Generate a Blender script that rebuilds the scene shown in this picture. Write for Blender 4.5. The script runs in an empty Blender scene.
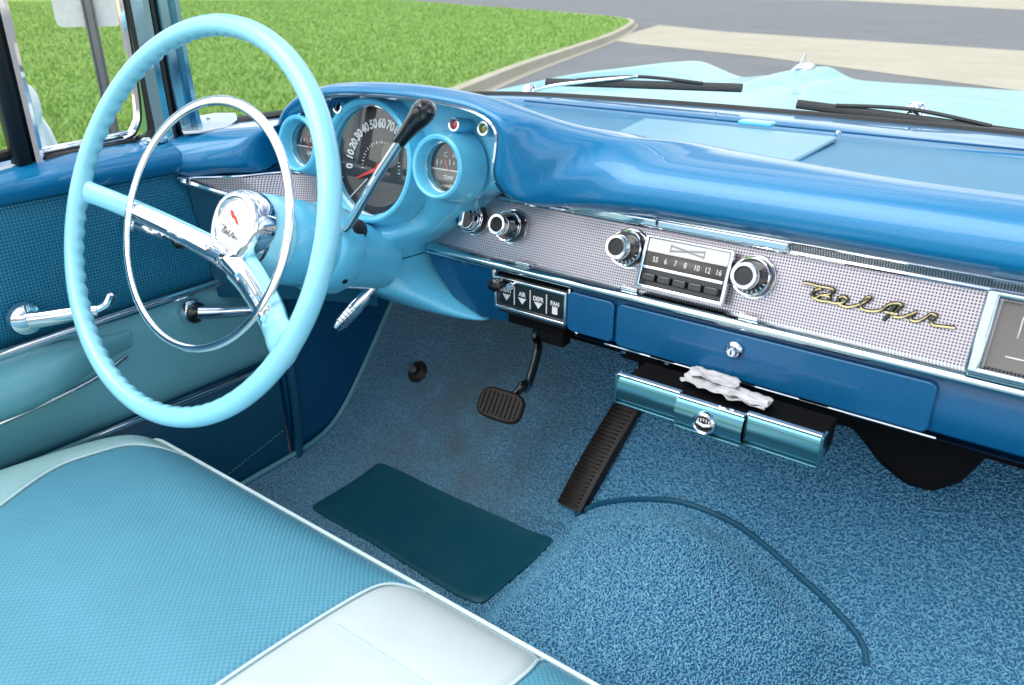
import bpy, bmesh, math, random
import numpy as np
from mathutils import Vector as V, Matrix
random.seed(4); rng=np.random.default_rng(4)
S=bpy.context.scene; COL=S.collection
# ------------------------------------------------------------------ camera
FPX=783.; CAM=V((.345,0,.80)); YAW=math.radians(36.6); PIT=math.radians(24.5)
cam=bpy.data.objects.new('camera',bpy.data.cameras.new('camera')); COL.objects.link(cam); S.camera=cam
cam.location=CAM; cam.rotation_euler=(math.pi/2-PIT,0,YAW)
cam.data.sensor_width=36; cam.data.lens=FPX/1024*36; cam.data.clip_start=.02; cam.data.clip_end=2000
cam.data.dof.use_dof=True; cam.data.dof.focus_distance=1.15; cam.data.dof.aperture_fstop=8
RT=V((math.cos(YAW),math.sin(YAW),0)); FH=V((-math.sin(YAW),math.cos(YAW),0))
FW=FH*math.cos(PIT)-V((0,0,math.sin(PIT))); UP=FH*math.sin(PIT)+V((0,0,math.cos(PIT)))
def ray(u,v): return RT*(u-512)+UP*(342.5-v)+FW*FPX
def at(u,v,x=None,y=None,z=None):
    d=ray(u,v)
    t=(x-CAM.x)/d.x if x is not None else (y-CAM.y)/d.y if y is not None else (z-CAM.z)/d.z
    return CAM+d*t
def onto(u,v,fn):           # point of a height field z=fn(x,y)
    d=ray(u,v).normalized(); t=.3
    while t<4:
        p=CAM+d*t
        if p.z<fn(p.x,p.y): return p
        t+=.002
    return p
# ------------------------------------------------------------------ materials
def sock(nt,v):
    return v
class NT:
    def __init__(s,name):
        s.m=bpy.data.materials.new(name); s.m.use_nodes=True; s.nt=s.m.node_tree; s.n=s.nt.nodes; s.l=s.nt.links
        s.b=s.n['Principled BSDF']; s.out=s.n['Material Output']
    def add(s,t,**k):
        n=s.n.new(t)
        for a,b in k.items(): setattr(n,a,b)
        return n
    def lk(s,a,b): s.l.new(a,b)
    def math(s,op,a,b=None,c=None):
        n=s.add('ShaderNodeMath',operation=op)
        for i,x in enumerate((a,b,c)):
            if x is None: continue
            if isinstance(x,(int,float)): n.inputs[i].default_value=x
            else: s.lk(x,n.inputs[i])
        return n.outputs[0]
    def noise(s,scale,detail=2,rough=.5,vec=None,dist=0):
        n=s.add('ShaderNodeTexNoise'); n.inputs['Scale'].default_value=scale; n.inputs['Detail'].default_value=detail
        n.inputs['Roughness'].default_value=rough; n.inputs['Distortion'].default_value=dist
        if vec is None: vec=s.coord()
        s.lk(vec,n.inputs['Vector']); return n.outputs['Fac']
    def coord(s):
        if not hasattr(s,'tc'): s.tc=s.add('ShaderNodeTexCoord')
        return s.tc.outputs['Object']
    def xyz(s):
        if not hasattr(s,'sx'): s.sx=s.add('ShaderNodeSeparateXYZ'); s.lk(s.coord(),s.sx.inputs[0])
        return s.sx.outputs
    def mix(s,f,a,b):
        n=s.add('ShaderNodeMix',data_type='RGBA')
        for i,x in ((0,f),(6,a),(7,b)):
            if isinstance(x,(int,float)): n.inputs[i].default_value=x
            elif isinstance(x,tuple): n.inputs[i].default_value=(*x,1)
            else: s.lk(x,n.inputs[i])
        return n.outputs[2]
    def ramp(s,f,lo,hi):
        n=s.add('ShaderNodeMapRange'); n.inputs[1].default_value=lo; n.inputs[2].default_value=hi; s.lk(f,n.inputs[0]); return n.outputs[0]
    def bump(s,h,dist,strength=1,prev=None):
        n=s.add('ShaderNodeBump'); n.inputs['Distance'].default_value=dist; n.inputs['Strength'].default_value=strength
        s.lk(h,n.inputs['Height'])
        if prev is not None: s.lk(prev,n.inputs['Normal'])
        s.lk(n.outputs[0],s.b.inputs['Normal']); return n.outputs[0]
    def set(s,**k):
        for a,b in k.items():
            i=s.b.inputs[a.replace('_',' ')]
            if isinstance(b,tuple): i.default_value=(*b,1)
            elif isinstance(b,(int,float)): i.default_value=b
            else: s.lk(b,i)
        return s
def plain(name,col,rough=.5,metal=0,coat=0,var=.06,nscale=30,bump=0,spec=.5,rvar=.06):
    t=NT(name); f=t.noise(nscale,4)
    a=tuple(max(0,c*(1-var)) for c in col); b=tuple(min(1,c*(1+var)) for c in col)
    t.set(Base_Color=t.mix(t.ramp(f,.3,.7),a,b),Metallic=metal,Coat_Weight=coat,Coat_Roughness=.03)
    t.b.inputs['Specular IOR Level'].default_value=spec
    n2=t.noise(9,5); r=t.add('ShaderNodeMapRange'); t.lk(n2,r.inputs[0]); r.inputs[1].default_value=.3;r.inputs[2].default_value=.7
    r.inputs[3].default_value=max(0,rough-rvar); r.inputs[4].default_value=rough+rvar; t.lk(r.outputs[0],t.b.inputs['Roughness'])
    if bump: t.bump(t.noise(nscale*12,2),bump)
    return t.m
M={}
M['cyan']=plain('cyan_paint',(.14,.62,.86),.30,coat=.5,var=.04,rvar=.05)
M['cyan_body']=plain('pale_cyan_body_paint',(.15,.46,.52),.35,coat=.35,var=.03)
M['wheel']=plain('cyan_wheel_plastic',(.28,.71,.85),.24,coat=.5,var=.03)
def dark_paint(name,col,coat=.75):
    t=NT(name); f=t.noise(1500,1); 
    t.set(Base_Color=t.mix(t.ramp(f,.35,.65),tuple(c*.8 for c in col),tuple(min(1,c*1.25) for c in col)),Metallic=.15,Roughness=.36,Coat_Weight=coat,Coat_Roughness=.05)
    t.bump(t.noise(10,2),.0004,.5); return t.m
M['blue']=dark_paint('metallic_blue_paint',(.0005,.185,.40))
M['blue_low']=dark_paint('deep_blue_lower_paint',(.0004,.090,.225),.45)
def chrome(name,col=(.86,.88,.9),rough=.05):
    t=NT(name); t.set(Base_Color=col,Metallic=1,Roughness=t.ramp(t.noise(60,4),.0,1))
    r=t.add('ShaderNodeMapRange'); t.lk(t.noise(40,5),r.inputs[0]); r.inputs[3].default_value=rough*.6; r.inputs[4].default_value=rough*1.8
    t.lk(r.outputs[0],t.b.inputs['Roughness']); t.bump(t.noise(35,2),.0003,.5); return t.m
M['chrome']=chrome('chrome')
M['alu']=chrome('brushed_aluminium',(.75,.76,.78),.22)
M['ledge']=chrome('tinted_ledge_chrome',(.50,.62,.66),.09)
M['gold']=chrome('gold_chrome',(.62,.50,.26),.15)
M['black']=plain('black_rubber',(.012,.012,.013),.45,var=.2,bump=.0002)
M['blackgloss']=plain('black_plastic',(.008,.008,.009),.12,coat=.6,var=.1)
M['brownrub']=plain('worn_brown_black_rubber',(.016,.010,.008),.5,var=.3,bump=.0003)
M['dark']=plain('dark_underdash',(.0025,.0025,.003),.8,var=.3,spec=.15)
M['white']=plain('white_print',(.8,.8,.8),.5)
M['red']=plain('red_print',(.75,.04,.02),.4)
M['redlens']=plain('red_lens',(.55,.02,.015),.15,coat=1)
M['greenlens']=plain('olive_lens',(.30,.30,.03),.15,coat=1)
M['dial']=plain('black_dial',(.022,.021,.02),.4,var=.3)
M['dialgrey']=plain('grey_dial',(.11,.105,.095),.5,var=.1)
M['paper']=plain('white_tissue',(.52,.52,.53),.9,bump=.0006)
M['grey']=plain('grey_steel',(.25,.25,.26),.4,metal=.7)
M['pearl']=plain('pearl_horn_button',(.75,.74,.72),.2,coat=1,var=.02)
M['vinyl_seam']=plain('pale_piping',(.68,.84,.84),.35)
def vinyl(name,col,rough,gs=900,gd=.0003,coat=.0):
    t=NT(name); v=t.add('ShaderNodeTexVoronoi'); v.inputs['Scale'].default_value=gs; t.lk(t.coord(),v.inputs['Vector'])
    f=t.noise(7,4); t.set(Base_Color=t.mix(t.ramp(f,.3,.7),tuple(c*.93 for c in col),tuple(min(1,c*1.05) for c in col)),Roughness=rough,Coat_Weight=coat,Coat_Roughness=.2)
    t.b.inputs['Sheen Weight'].default_value=.0
    b=t.bump(v.outputs['Distance'],gd,.5); t.bump(t.noise(8,2),.0018,.35,b); return t.m
M['vteal']=vinyl('satin_teal_vinyl',(.15,.42,.48),.33,coat=.25)
M['vdark']=vinyl('dark_teal_vinyl',(.005,.085,.155),.42)
M['vmint']=vinyl('mint_vinyl',(.36,.60,.60),.38,coat=.2)
M['vwhite']=vinyl('white_vinyl',(.58,.67,.67),.36,coat=.2)

M['mirrorpaint']=plain('white_mirror_shell',(.8,.8,.8),.2,coat=1)
t=NT('heel_mat_scuffed'); g_=t.noise(6,6,.7); g2=t.noise(38,5,.65)
t.set(Base_Color=t.mix(t.math('MULTIPLY',t.ramp(g_,.45,.75),.35),(.003,.075,.110),(.03,.12,.15)),Roughness=t.math('ADD',t.math('MULTIPLY',g2,.35),.25)); t.bump(t.noise(900,2),.0003,.6); M['mat']=t.m
def weave(name,ca,cb,p,axes,depth,rough=.5,diag=True):
    # raised lozenge weave cell p metres, on two object axes
    t=NT(name); o=t.xyz(); a,b=o[axes[0]],o[axes[1]]
    if diag: u=t.math('ADD',a,b); v=t.math('SUBTRACT',a,b); q=p*1.0
    else: u,v,q=a,b,p
    su=t.math('SINE',t.math('MULTIPLY',u,math.pi*2/q/1.0)); sv=t.math('SINE',t.math('MULTIPLY',v,math.pi*2/q))
    h=t.math('MULTIPLY',t.math('ADD',t.math('MULTIPLY',su,sv),1.0),.5)
    f=t.noise(18,4); base=t.mix(h,ca,cb); base2=t.mix(t.math('MULTIPLY',t.ramp(f,.25,.75),.18),base,tuple(c*.6 for c in ca))
    t.set(Base_Color=base2,Roughness=rough); b=t.bump(h,depth,1); t.bump(t.noise(9,3),.004,.3,b); return t.m
M['doorfab']=weave('embossed_door_cloth',(.004,.13,.23),(.020,.25,.40),.0085,(1,2),.0009,.38)
M['seatfab']=weave('blue_seat_cloth',(.075,.285,.40),(.135,.40,.52),.0062,(0,1),.0005,.42,False)
def perf():
    t=NT('perforated_silver_panel'); o=t.xyz(); p=.0031
    def cell(a): return t.math('SUBTRACT',t.math('FRACT',t.math('DIVIDE',a,p)),.5)
    x=cell(o[0]); z=cell(o[2]); d=t.math('SQRT',t.math('ADD',t.math('MULTIPLY',x,x),t.math('MULTIPLY',z,z)))
    hole=t.ramp(d,.32,.20)
    t.set(Base_Color=t.mix(hole,(.56,.52,.55),(.11,.10,.12)),Metallic=t.math('SUBTRACT',1,t.math('MULTIPLY',hole,.6)),Roughness=.34)
    t.bump(t.math('MULTIPLY',hole,-1.),.0008,.8); return t.m
M['perf']=perf()
def ribbed():
    t=NT('ribbed_trim'); o=t.xyz(); s=t.math('SINE',t.math('MULTIPLY',o[0],2*math.pi/.0026)); h=t.ramp(s,-.6,.6)
    t.set(Base_Color=t.mix(h,(.22,.24,.26),(.62,.64,.66)),Metallic=1,Roughness=.25); t.bump(h,.0008,.8); return t.m
M['rib']=ribbed()
def carpet():
    t=NT('loop_pile_carpet'); at_=t.add('ShaderNodeAttribute',attribute_name='yarn')
    c1=t.mix(at_.outputs['Fac'],(.055,.26,.44),(.22,.50,.68))
    c1=t.mix(t.math('MULTIPLY',t.ramp(t.noise(5,3),.3,.7),.10),c1,(.05,.20,.34)); c1=t.mix(t.ramp(at_.outputs['Fac'],-.1,-.9),c1,(.02,.12,.23))
    o=t.xyz(); dx=t.math('SUBTRACT',o[0],-.43); dy=t.math('SUBTRACT',o[1],.93); d=t.math('SQRT',t.math('ADD',t.math('MULTIPLY',dx,dx),t.math('MULTIPLY',dy,dy)))
    w=t.math('MULTIPLY',t.ramp(d,.28,.03),t.ramp(t.noise(14,4),.3,.6)); c3=t.mix(t.math('MULTIPLY',w,.7),c1,(.08,.09,.08))
    left=t.math('MULTIPLY',t.ramp(o[0],-.15,-.35),.28); c3=t.mix(left,c3,(.28,.44,.50))  # fill light painted into the yarn colour, paler towards the driver's footwell
    t.set(Base_Color=c3,Roughness=.85); return t.m
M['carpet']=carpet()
def glassm(name,tint=(.96,.99,.985),k=.9):
    t=NT(name); tr=t.add('ShaderNodeBsdfTransparent'); tr.inputs[0].default_value=(*tint,1); gl=t.add('ShaderNodeBsdfGlossy'); gl.inputs['Roughness'].default_value=.01
    fr=t.add('ShaderNodeLayerWeight'); fr.inputs[0].default_value=.5; mx=t.add('ShaderNodeMixShader'); f5=t.math('POWER',fr.outputs['Facing'],5.0); t.lk(t.math('MULTIPLY',t.math('ADD',t.math('MULTIPLY',f5,.9),.04),k),mx.inputs[0])
    t.lk(tr.outputs[0],mx.inputs[1]); t.lk(gl.outputs[0],mx.inputs[2]); t.lk(mx.outputs[0],t.out.inputs[0]); return t.m
M['glass']=glassm('window_glass',k=.55); M['lens']=glassm('dial_glass',(1,1,1),1.3)
def ground(name,ca,cb,s1,s2,rough,bump):
    t=NT(name); f=t.math('ADD',t.math('MULTIPLY',t.ramp(t.noise(s1,5,.6),.3,.7),.6),t.math('MULTIPLY',t.ramp(t.noise(s2,3),.3,.7),.4))
    t.set(Base_Color=t.mix(f,ca,cb),Roughness=rough); t.bump(t.noise(s2,4),bump); return t.m
M['asphalt']=ground('asphalt',(.15,.155,.16),(.21,.215,.22),.6,60,.85,.01)
M['concrete']=ground('concrete',(.40,.36,.27),(.52,.48,.38),1.2,30,.85,.006)
M['turf']=ground('turf',(.17,.31,.03),(.26,.43,.07),1.3,14,.9,.06)
M['blade']=ground('grass_blades',(.17,.32,.04),(.31,.47,.13),1.1,9,.6,.0)
# ------------------------------------------------------------------ mesh helpers
def cr(P,n,closed=False):
    P=[V(p) for p in P]; out=[]; N=len(P); R=N if closed else N-1
    for i in range(R):
        g=lambda j: P[j%N] if closed else P[min(max(j,0),N-1)]
        a,b,c,d=g(i-1),g(i),g(i+1),g(i+2)
        for k in range(n):
            t=k/n; out.append(.5*((2*b)+(c-a)*t+(2*a-5*b+4*c-d)*t*t+(3*b-a-3*c+d)*t**3))
    if not closed: out.append(P[-1])
    return out
class MB:
    def __init__(s): s.v=[]; s.f=[]
    def quadgrid(s,rows,cu=False,cv=False,flip=False):
        b=len(s.v); nr=len(rows); nc=len(rows[0])
        for r in rows: s.v+= [tuple(p) for p in r]
        for i in range(nr if cv else nr-1):
            for j in range(nc if cu else nc-1):
                i2=(i+1)%nr; j2=(j+1)%nc
                q=(b+i*nc+j,b+i*nc+j2,b+i2*nc+j2,b+i2*nc+j)
                s.f.append(q[::-1] if flip else q)
        return s
    def ngon(s,pts): b=len(s.v); s.v+=[tuple(p) for p in pts]; s.f.append(tuple(range(b,b+len(pts)))); return s
    def box(s,c,d,R=None):
        c=V(c); R=R or Matrix.Identity(3); b=len(s.v)
        for x in (-1,1):
            for y in (-1,1):
                for z in (-1,1): s.v.append(tuple(c+R@V((x*d[0]/2,y*d[1]/2,z*d[2]/2))))
        for q in ((0,1,3,2),(4,6,7,5),(0,4,5,1),(2,3,7,6),(0,2,6,4),(1,5,7,3)): s.f.append(tuple(b+i for i in q))
        return s
    def tube(s,P,r,n=12,closed=False,cap=True,sq=None,up=None):
        P=[V(p) for p in P]; N=len(P); rr=r if isinstance(r,(list,tuple)) else [r]*N
        T=[]
        for i in range(N):
            if closed: t=P[(i+1)%N]-P[i-1]
            else: t=P[min(i+1,N-1)]-P[max(i-1,0)]
            T.append(t.normalized())
        u=V(up) if up is not None else (V((0,0,1)) if abs(T[0].z)<.9 else V((1,0,0)))
        rows=[]
        for i in range(N):
            if up is not None: u=V(up)
            u=(u-T[i]*u.dot(T[i])).normalized(); w=T[i].cross(u)
            a,b=(sq or (1,1))
            rows.append([P[i]+(u*math.cos(k*2*math.pi/n)*a+w*math.sin(k*2*math.pi/n)*b)*rr[i] for k in range(n)])
        s.quadgrid(rows,cu=True,cv=closed,flip=True)
        if cap and not closed: s.ngon(rows[0][::-1] if False else rows[0]); s.ngon(rows[-1][::-1])
        return s
    def lathe(s,prof,o,ax,n=32,ref=None,cap=True,sx=1):
        o=V(o); ax=V(ax).normalized(); u=V(ref) if ref is not None else (V((0,0,1)) if abs(ax.z)<.9 else V((1,0,0)))
        u=(u-ax*u.dot(ax)).normalized(); w=ax.cross(u)
        rows=[[o+ax*h+(u*math.cos(k*2*math.pi/n)+w*sx*math.sin(k*2*math.pi/n))*r for k in range(n)] for r,h in prof]
        s.quadgrid(rows,cu=True)
        if cap:
            if prof[0][0]>1e-5: s.ngon(rows[0][::-1])
            if prof[-1][0]>1e-5: s.ngon(rows[-1])
        return s
    def prism(s,out,o,a,b,d,h):
        # outline in (a,b), extruded along d by h
        o,a,b,d=V(o),V(a),V(b),V(d); lo=[o+a*x+b*y for x,y in out]; hi=[p+d*h for p in lo]
        s.ngon(lo); s.ngon(hi[::-1]); k=len(s.v)-2*len(out); n=len(out)
        for i in range(n): s.f.append((k+i,k+(i+1)%n,k+n+(n-1-(i+1)%n),k+n+(n-1-i)))
        return s
ROOT=None
def link(name,me,mat,parent,label=None,smooth=True,bevel=0,sub=0,solid=0,edge=35):
    if mat is not None: me.materials.append(M[mat] if isinstance(mat,str) else mat)
    o=bpy.data.objects.new(name,me); COL.objects.link(o)
    if smooth and len(me.polygons):
        me.polygons.foreach_set('use_smooth',[True]*len(me.polygons))
    if solid:
        m=o.modifiers.new('solid','SOLIDIFY'); m.thickness=solid; m.offset=-1
    if bevel:
        m=o.modifiers.new('bevel','BEVEL'); m.width=bevel; m.segments=3; m.limit_method='ANGLE'; m.angle_limit=math.radians(30); m.harden_normals=False
    if sub:
        m=o.modifiers.new('sub','SUBSURF'); m.levels=sub; m.render_levels=sub
    if parent is not None:
        o.parent=parent
        if parent.type=='EMPTY': o.matrix_parent_inverse=Matrix.Translation(parent.location).inverted()
    if label: o['label']=label
    return o
def mk(name,mb,mat,parent,**k):
    me=bpy.data.meshes.new(name); me.from_pydata(mb.v,[],mb.f)
    bm=bmesh.new(); bm.from_mesh(me); bmesh.ops.remove_doubles(bm,verts=bm.verts,dist=1e-6); bmesh.ops.recalc_face_normals(bm,faces=bm.faces)
    ang=math.radians(k.get('edge',35))
    for e in bm.edges:
        if len(e.link_faces)==2 and e.calc_face_angle(0)>ang: e.smooth=False
    bm.to_mesh(me); bm.free()
    return link(name,me,mat,parent,**k)
def text(s,o,a,b,size,mat,parent,name='lettering',ext=.0003,align='CENTER',shear=0,bold=0,sx=1):
    cu=bpy.data.curves.new('t','FONT'); cu.body=s; cu.size=size; cu.extrude=ext; cu.align_x=align; cu.align_y='CENTER'; cu.shear=shear; cu.offset=bold
    to=bpy.data.objects.new('t',cu); COL.objects.link(to); bpy.context.view_layer.update()
    me=bpy.data.meshes.new_from_object(to.evaluated_get(bpy.context.evaluated_depsgraph_get()))
    bpy.data.objects.remove(to); a=V(a).normalized(); b=V(b); b=(b-a*b.dot(a)).normalized(); n=a.cross(b)
    R=Matrix((a*sx,b,n)).transposed().to_4x4(); me.transform(Matrix.Translation(V(o))@R); me.materials.clear()
    if parent is None: return me
    me.name=name; return link(name,me,mat,parent,smooth=False)
def joined(meshes,name,mat,parent):
    bm=bmesh.new()
    for m in meshes: bm.from_mesh(m)
    me=bpy.data.meshes.new(name); bm.to_mesh(me); bm.free(); return link(name,me,mat,parent,smooth=False)
def empty(name,loc,label,cat,group=None):
    o=bpy.data.objects.new(name,None); COL.objects.link(o); o.location=loc; o['label']=label; o['category']=cat; o.empty_display_size=.1
    if group: o['group']=group
    return o
def ss(a,b,x): t=min(1,max(0,(x-a)/(b-a))); return t*t*(3-2*t)
X,Y,Z=V((1,0,0)),V((0,1,0)),V((0,0,1))
GZ=-.45
# ------------------------------------------------------------------ outdoors
def sheet(name,poly,z,mat):
    o=mk(name,MB().ngon([(x,y,z) for x,y in poly]),mat,None,smooth=False); o['kind']='structure'; return o
sheet('parking_lot',[(-400,-200),(400,-200),(400,600),(-400,600)],GZ-.012,'asphalt')
KC=[V((x,y,0)) for x,y in [(-2.4,-30),(-2.6,-6),(-3.0,0),(-3.7,2.2),(-5.0,4.3),(-6.26,6.73),(-6.87,8.32),(-8.43,12.06),(-11.4,20.0),(-13.9,25.7),(-15.8,29.5),(-17.6,31.9),(-21,34.8),(-35.7,45),(-58,60),(-140,115)]]
KC=[V((CAM.x,0,0))+(p-V((CAM.x,0,0)))*(.9 if p.y>3 else .97) for p in KC]; KP=cr(KC,5)
lawn_poly=[(p.x,p.y) for p in KP]+[(-400,115),(-400,-30)]
sheet('lawn_ground',lawn_poly,GZ+.115,'turf')
def offs(P,d):
    out=[]
    for i,p in enumerate(P):
        t=(P[min(i+1,len(P)-1)]-P[max(i-1,0)]).normalized(); out.append(p+V((t.y,-t.x,0))*d)
    return out
k0,k1,k2,k3=offs(KP,0),offs(KP,.16),offs(KP,.18),offs(KP,.30)
z=lambda L,h:[V((p.x,p.y,GZ+h)) for p in L]
kb=MB().quadgrid([z(k0,.0),z(k0,.13),z(k1,.13),z(k2,.0),z(k3,-.003),z(k3,-.011)])
o=mk('kerb',kb,'concrete',None,bevel=.02); o['kind']='structure'
bandp=[(-13.2,26.9),(-9.5,24.0),(-1.3,20.6),(12,16.6),(40,9),(40,2),(12,9.3),(-.7,12.6),(-5.5,15.9),(-9.1,17.7),(-10.4,18.6)]
sheet('concrete_drive_band',bandp,GZ-.006,'concrete')
sheet('far_pavement',[(-60,86),(-23,84),(-5,56),(30,38),(90,10),(120,20),(60,60),(0,120)],GZ-.004,'concrete')
# grass blades: one countless mass
def make_grass():
    pl=[p for p in KP if p.y<100]
    ky=np.array([p.y for p in pl]); kx=np.array([p.x for p in pl])
    N=260000; ang=rng.uniform(math.radians(93),math.radians(172),N); r=3.6*np.exp(rng.uniform(0,math.log(75/3.6),N)**1.0)
    x=.345+np.cos(ang)*r; y=np.sin(ang)*r
    ok=x<np.interp(y,ky,kx)-.05; x,y,r=x[ok],y[ok],r[ok]; n=len(x)
    h=rng.uniform(.03,.06,n)*(1+r*.012); w=.0035*(1+r*.2); th=rng.uniform(0,2*math.pi,n); ln=rng.normal(0,.6,(n,2))*h[:,None]
    co=np.zeros((n,3,3),np.float32); z0=GZ+.11
    co[:,0]=np.stack([x-w*np.cos(th),y-w*np.sin(th),np.full(n,z0)],1); co[:,1]=np.stack([x+w*np.cos(th),y+w*np.sin(th),np.full(n,z0)],1)
    co[:,2]=np.stack([x+ln[:,0],y+ln[:,1],z0+h],1)
    me=bpy.data.meshes.new('lawn_grass'); me.vertices.add(n*3); me.vertices.foreach_set('co',co.ravel()); me.loops.add(n*3); me.loops.foreach_set('vertex_index',np.arange(n*3,dtype=np.int32))
    me.polygons.add(n); me.polygons.foreach_set('loop_start',np.arange(0,n*3,3,dtype=np.int32)); me.polygons.foreach_set('loop_total',np.full(n,3,np.int32)); me.update(); me.validate()
    o=link('lawn_grass',me,'blade',None,smooth=False); o['kind']='stuff'; o['label']='mown green lawn grass beyond the windshield'
make_grass()
# street sign
sp=at(97,50,x=-4.1); base=V((sp.x,sp.y,GZ+.1))
sg=empty('street_sign',base,'back of a white street sign on a grey metal post standing on the lawn','sign')
d=V((sp.x-CAM.x,sp.y-CAM.y,0)).normalized(); side=V((d.y,-d.x,0)); zb=at(90,27,x=-4.1).z
post=MB(); out=[(-.03,0),(-.018,.02),(.018,.02),(.03,0),(.024,0),(.014,.014),(-.014,.014),(-.024,0)]
post.prism(out,base,side,d,Z,1.75); mk('post',post,'grey',sg,smooth=False)
pn=MB(); rr=.03; W_,H_=.155,.42; oc=[]
for cx,cz,a0 in ((W_-rr,rr,-90),(W_-rr,H_-rr,0),(-W_+rr,H_-rr,90),(-W_+rr,rr,180)):
    for k in range(5): a=math.radians(a0+k*22.5); oc.append((cx+rr*math.cos(a),cz+rr*math.sin(a)))
pn.prism(oc,V((base.x,base.y,zb))+d*.024-side*.01,side,Z,d,.003); mk('panel',pn,'white',sg,smooth=False)
# ------------------------------------------------------------------ the car
CAR=empty('vintage_car',(0,1.0,GZ),'vintage blue and cyan car seen from inside its front cabin, parked beside the lawn','car')
def crn(P,n): return cr(P,n)
# --- floor
def floor_base(x,y):
    t=1.25*(math.sqrt((y-.83)**2+.0025)+(y-.83))/2
    cx=.035; s=abs(x-cx)/.27; hump=.100*(1-ss(0,1,s))*(1-.55*ss(.75,1.1,y))
    lip=.02*ss(-.64,-.70,x)
    return t+hump+lip+.0015*math.sin(x*23+y*17)
arcp=[(563,526),(575,517),(597,507),(620,503),(650,502),(680,505),(712,516),(740,530),(772,555),(800,580),(828,606),(850,630),(862,648),(866,668)]
AP=[onto(u,v,floor_base) for u,v in arcp]
DP=[(-.20,-.3)]+[(p.x,p.y) for p in cr([V((q.x,q.y,0)) for q in AP],3)]+[(.285,.6),(.285,-.3)]
def inside_dist(x,y):
    ins=False; d=9; n=len(DP)
    for k in range(n):
        x0,y0=DP[k]; x1,y1=DP[(k+1)%n]
        if (y0>y)!=(y1>y) and x<(x1-x0)*(y-y0)/(y1-y0)+x0: ins=not ins
        ex,ey=x1-x0,y1-y0; t=max(0,min(1,((x-x0)*ex+(y-y0)*ey)/(ex*ex+ey*ey+1e-12))); d=min(d,(x-x0-t*ex)**2+(y-y0-t*ey)**2)
    return math.sqrt(d) if ins else 0
def floor_z(x,y):
    z_=floor_base(x,y)
    if -.25<x<.32 and y<1.1: z_+=.045*ss(-.004,.085,inside_dist(x,y)) if inside_dist(x,y)>0 else 0
    return z_
def floor_np(x,y): return np.array([floor_z(a,b) for a,b in zip(x,y)])
nx,ny=150,130
def make_carpet():
    gx,gy_=np.meshgrid(np.linspace(-.70,.85,nx),np.linspace(-.1,1.20,ny)); bx,by=gx.ravel(),gy_.ravel(); bz=floor_np(bx,by)
    gz=bz.reshape(ny,nx)
    bv=np.stack([bx,by,bz],1); ii=np.arange((ny-1)*nx).reshape(ny-1,nx)[:,:-1].ravel()
    bf=np.stack([ii,ii+1,ii+nx+1,ii+nx],1)
    # loops on a jittered lattice, denser where the camera sees them
    px=.0032; X_,Y_=np.meshgrid(np.arange(-.69,.80,px),np.concatenate([np.arange(.33,.84,px),np.arange(.84,1.19,px*.62)])); x=X_.ravel()+rng.uniform(-.5,.5,X_.size)*px; y=Y_.ravel()+rng.uniform(-.5,.5,X_.size)*px
    def fz(x,y):
        u=(x+.70)/1.55*(nx-1); v=(y+.1)/1.30*(ny-1); i=np.clip(u.astype(int),0,nx-2); j=np.clip(v.astype(int),0,ny-2); a=u-i; b=v-j
        return gz[j,i]*(1-a)*(1-b)+gz[j,i+1]*a*(1-b)+gz[j+1,i]*(1-a)*b+gz[j+1,i+1]*a*b
    n=len(x); th=rng.uniform(0,math.pi,n); L=rng.uniform(.0019,.0032,n); r=rng.uniform(.0009,.0012,n); bend=rng.uniform(-.6,.6,n)
    e=1e-3; gxn=(fz(x+e,y)-fz(x-e,y))/(2*e); gyn=(fz(x,y+e)-fz(x,y-e))/(2*e); N=np.stack([-gxn,-gyn,np.ones(n)],1); N/=np.linalg.norm(N,axis=1)[:,None]
    D=np.stack([np.cos(th),np.sin(th),np.zeros(n)],1); D-=N*(D*N).sum(1)[:,None]; D/=np.linalg.norm(D,axis=1)[:,None]; Sd=np.cross(N,D)
    P0=np.stack([x,y,fz(x,y)],1); K=5; Q=4; V_=np.zeros((n,K,Q,3))
    hh=rng.uniform(.0014,.0026,n)
    for k in range(K):
        t=-1+2*k/(K-1); c=P0+D*(L*t)[:,None]+Sd*(L*bend*(t*t-.5))[:,None]+N*(hh*(1-t*t)-.0004)[:,None]; rr=r*(1 if abs(t)<.9 else .7)
        for q in range(Q):
            a=2*math.pi*q/Q+.3; V_[:,k,q]=c+Sd*(rr*math.cos(a))[:,None]+N*(rr*math.sin(a))[:,None]
    lf=[]
    for k in range(K-1):
        for q in range(Q): lf.append([k*Q+q,k*Q+(q+1)%Q,(k+1)*Q+(q+1)%Q,(k+1)*Q+q])
    lf=np.array(lf); wf=(lf[None]+(np.arange(n)*K*Q)[:,None,None]).reshape(-1,4)+len(bv)
    co=np.concatenate([bv,V_.reshape(-1,3)]); fc=np.concatenate([bf,wf]); nf=len(fc)
    me=bpy.data.meshes.new('carpet'); me.vertices.add(len(co)); me.vertices.foreach_set('co',co.astype(np.float32).ravel()); me.loops.add(nf*4); me.loops.foreach_set('vertex_index',fc.astype(np.int32).ravel())
    me.polygons.add(nf); me.polygons.foreach_set('loop_start',np.arange(0,nf*4,4,dtype=np.int32)); me.polygons.foreach_set('loop_total',np.full(nf,4,np.int32)); me.update()
    at_=me.attributes.new('yarn','FLOAT','POINT'); hv=(.5+.5*np.cos(np.arange(K)/(K-1)*2*math.pi-math.pi))*.5
    col_=rng.beta(1.2,1.6,n)[:,None,None]*np.ones((1,K,Q)); at_.data.foreach_set('value',np.concatenate([np.full(len(bv),-1.),col_.ravel()]).astype(np.float32))
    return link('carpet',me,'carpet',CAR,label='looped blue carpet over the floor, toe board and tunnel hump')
carpet_o=make_carpet()
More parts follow.
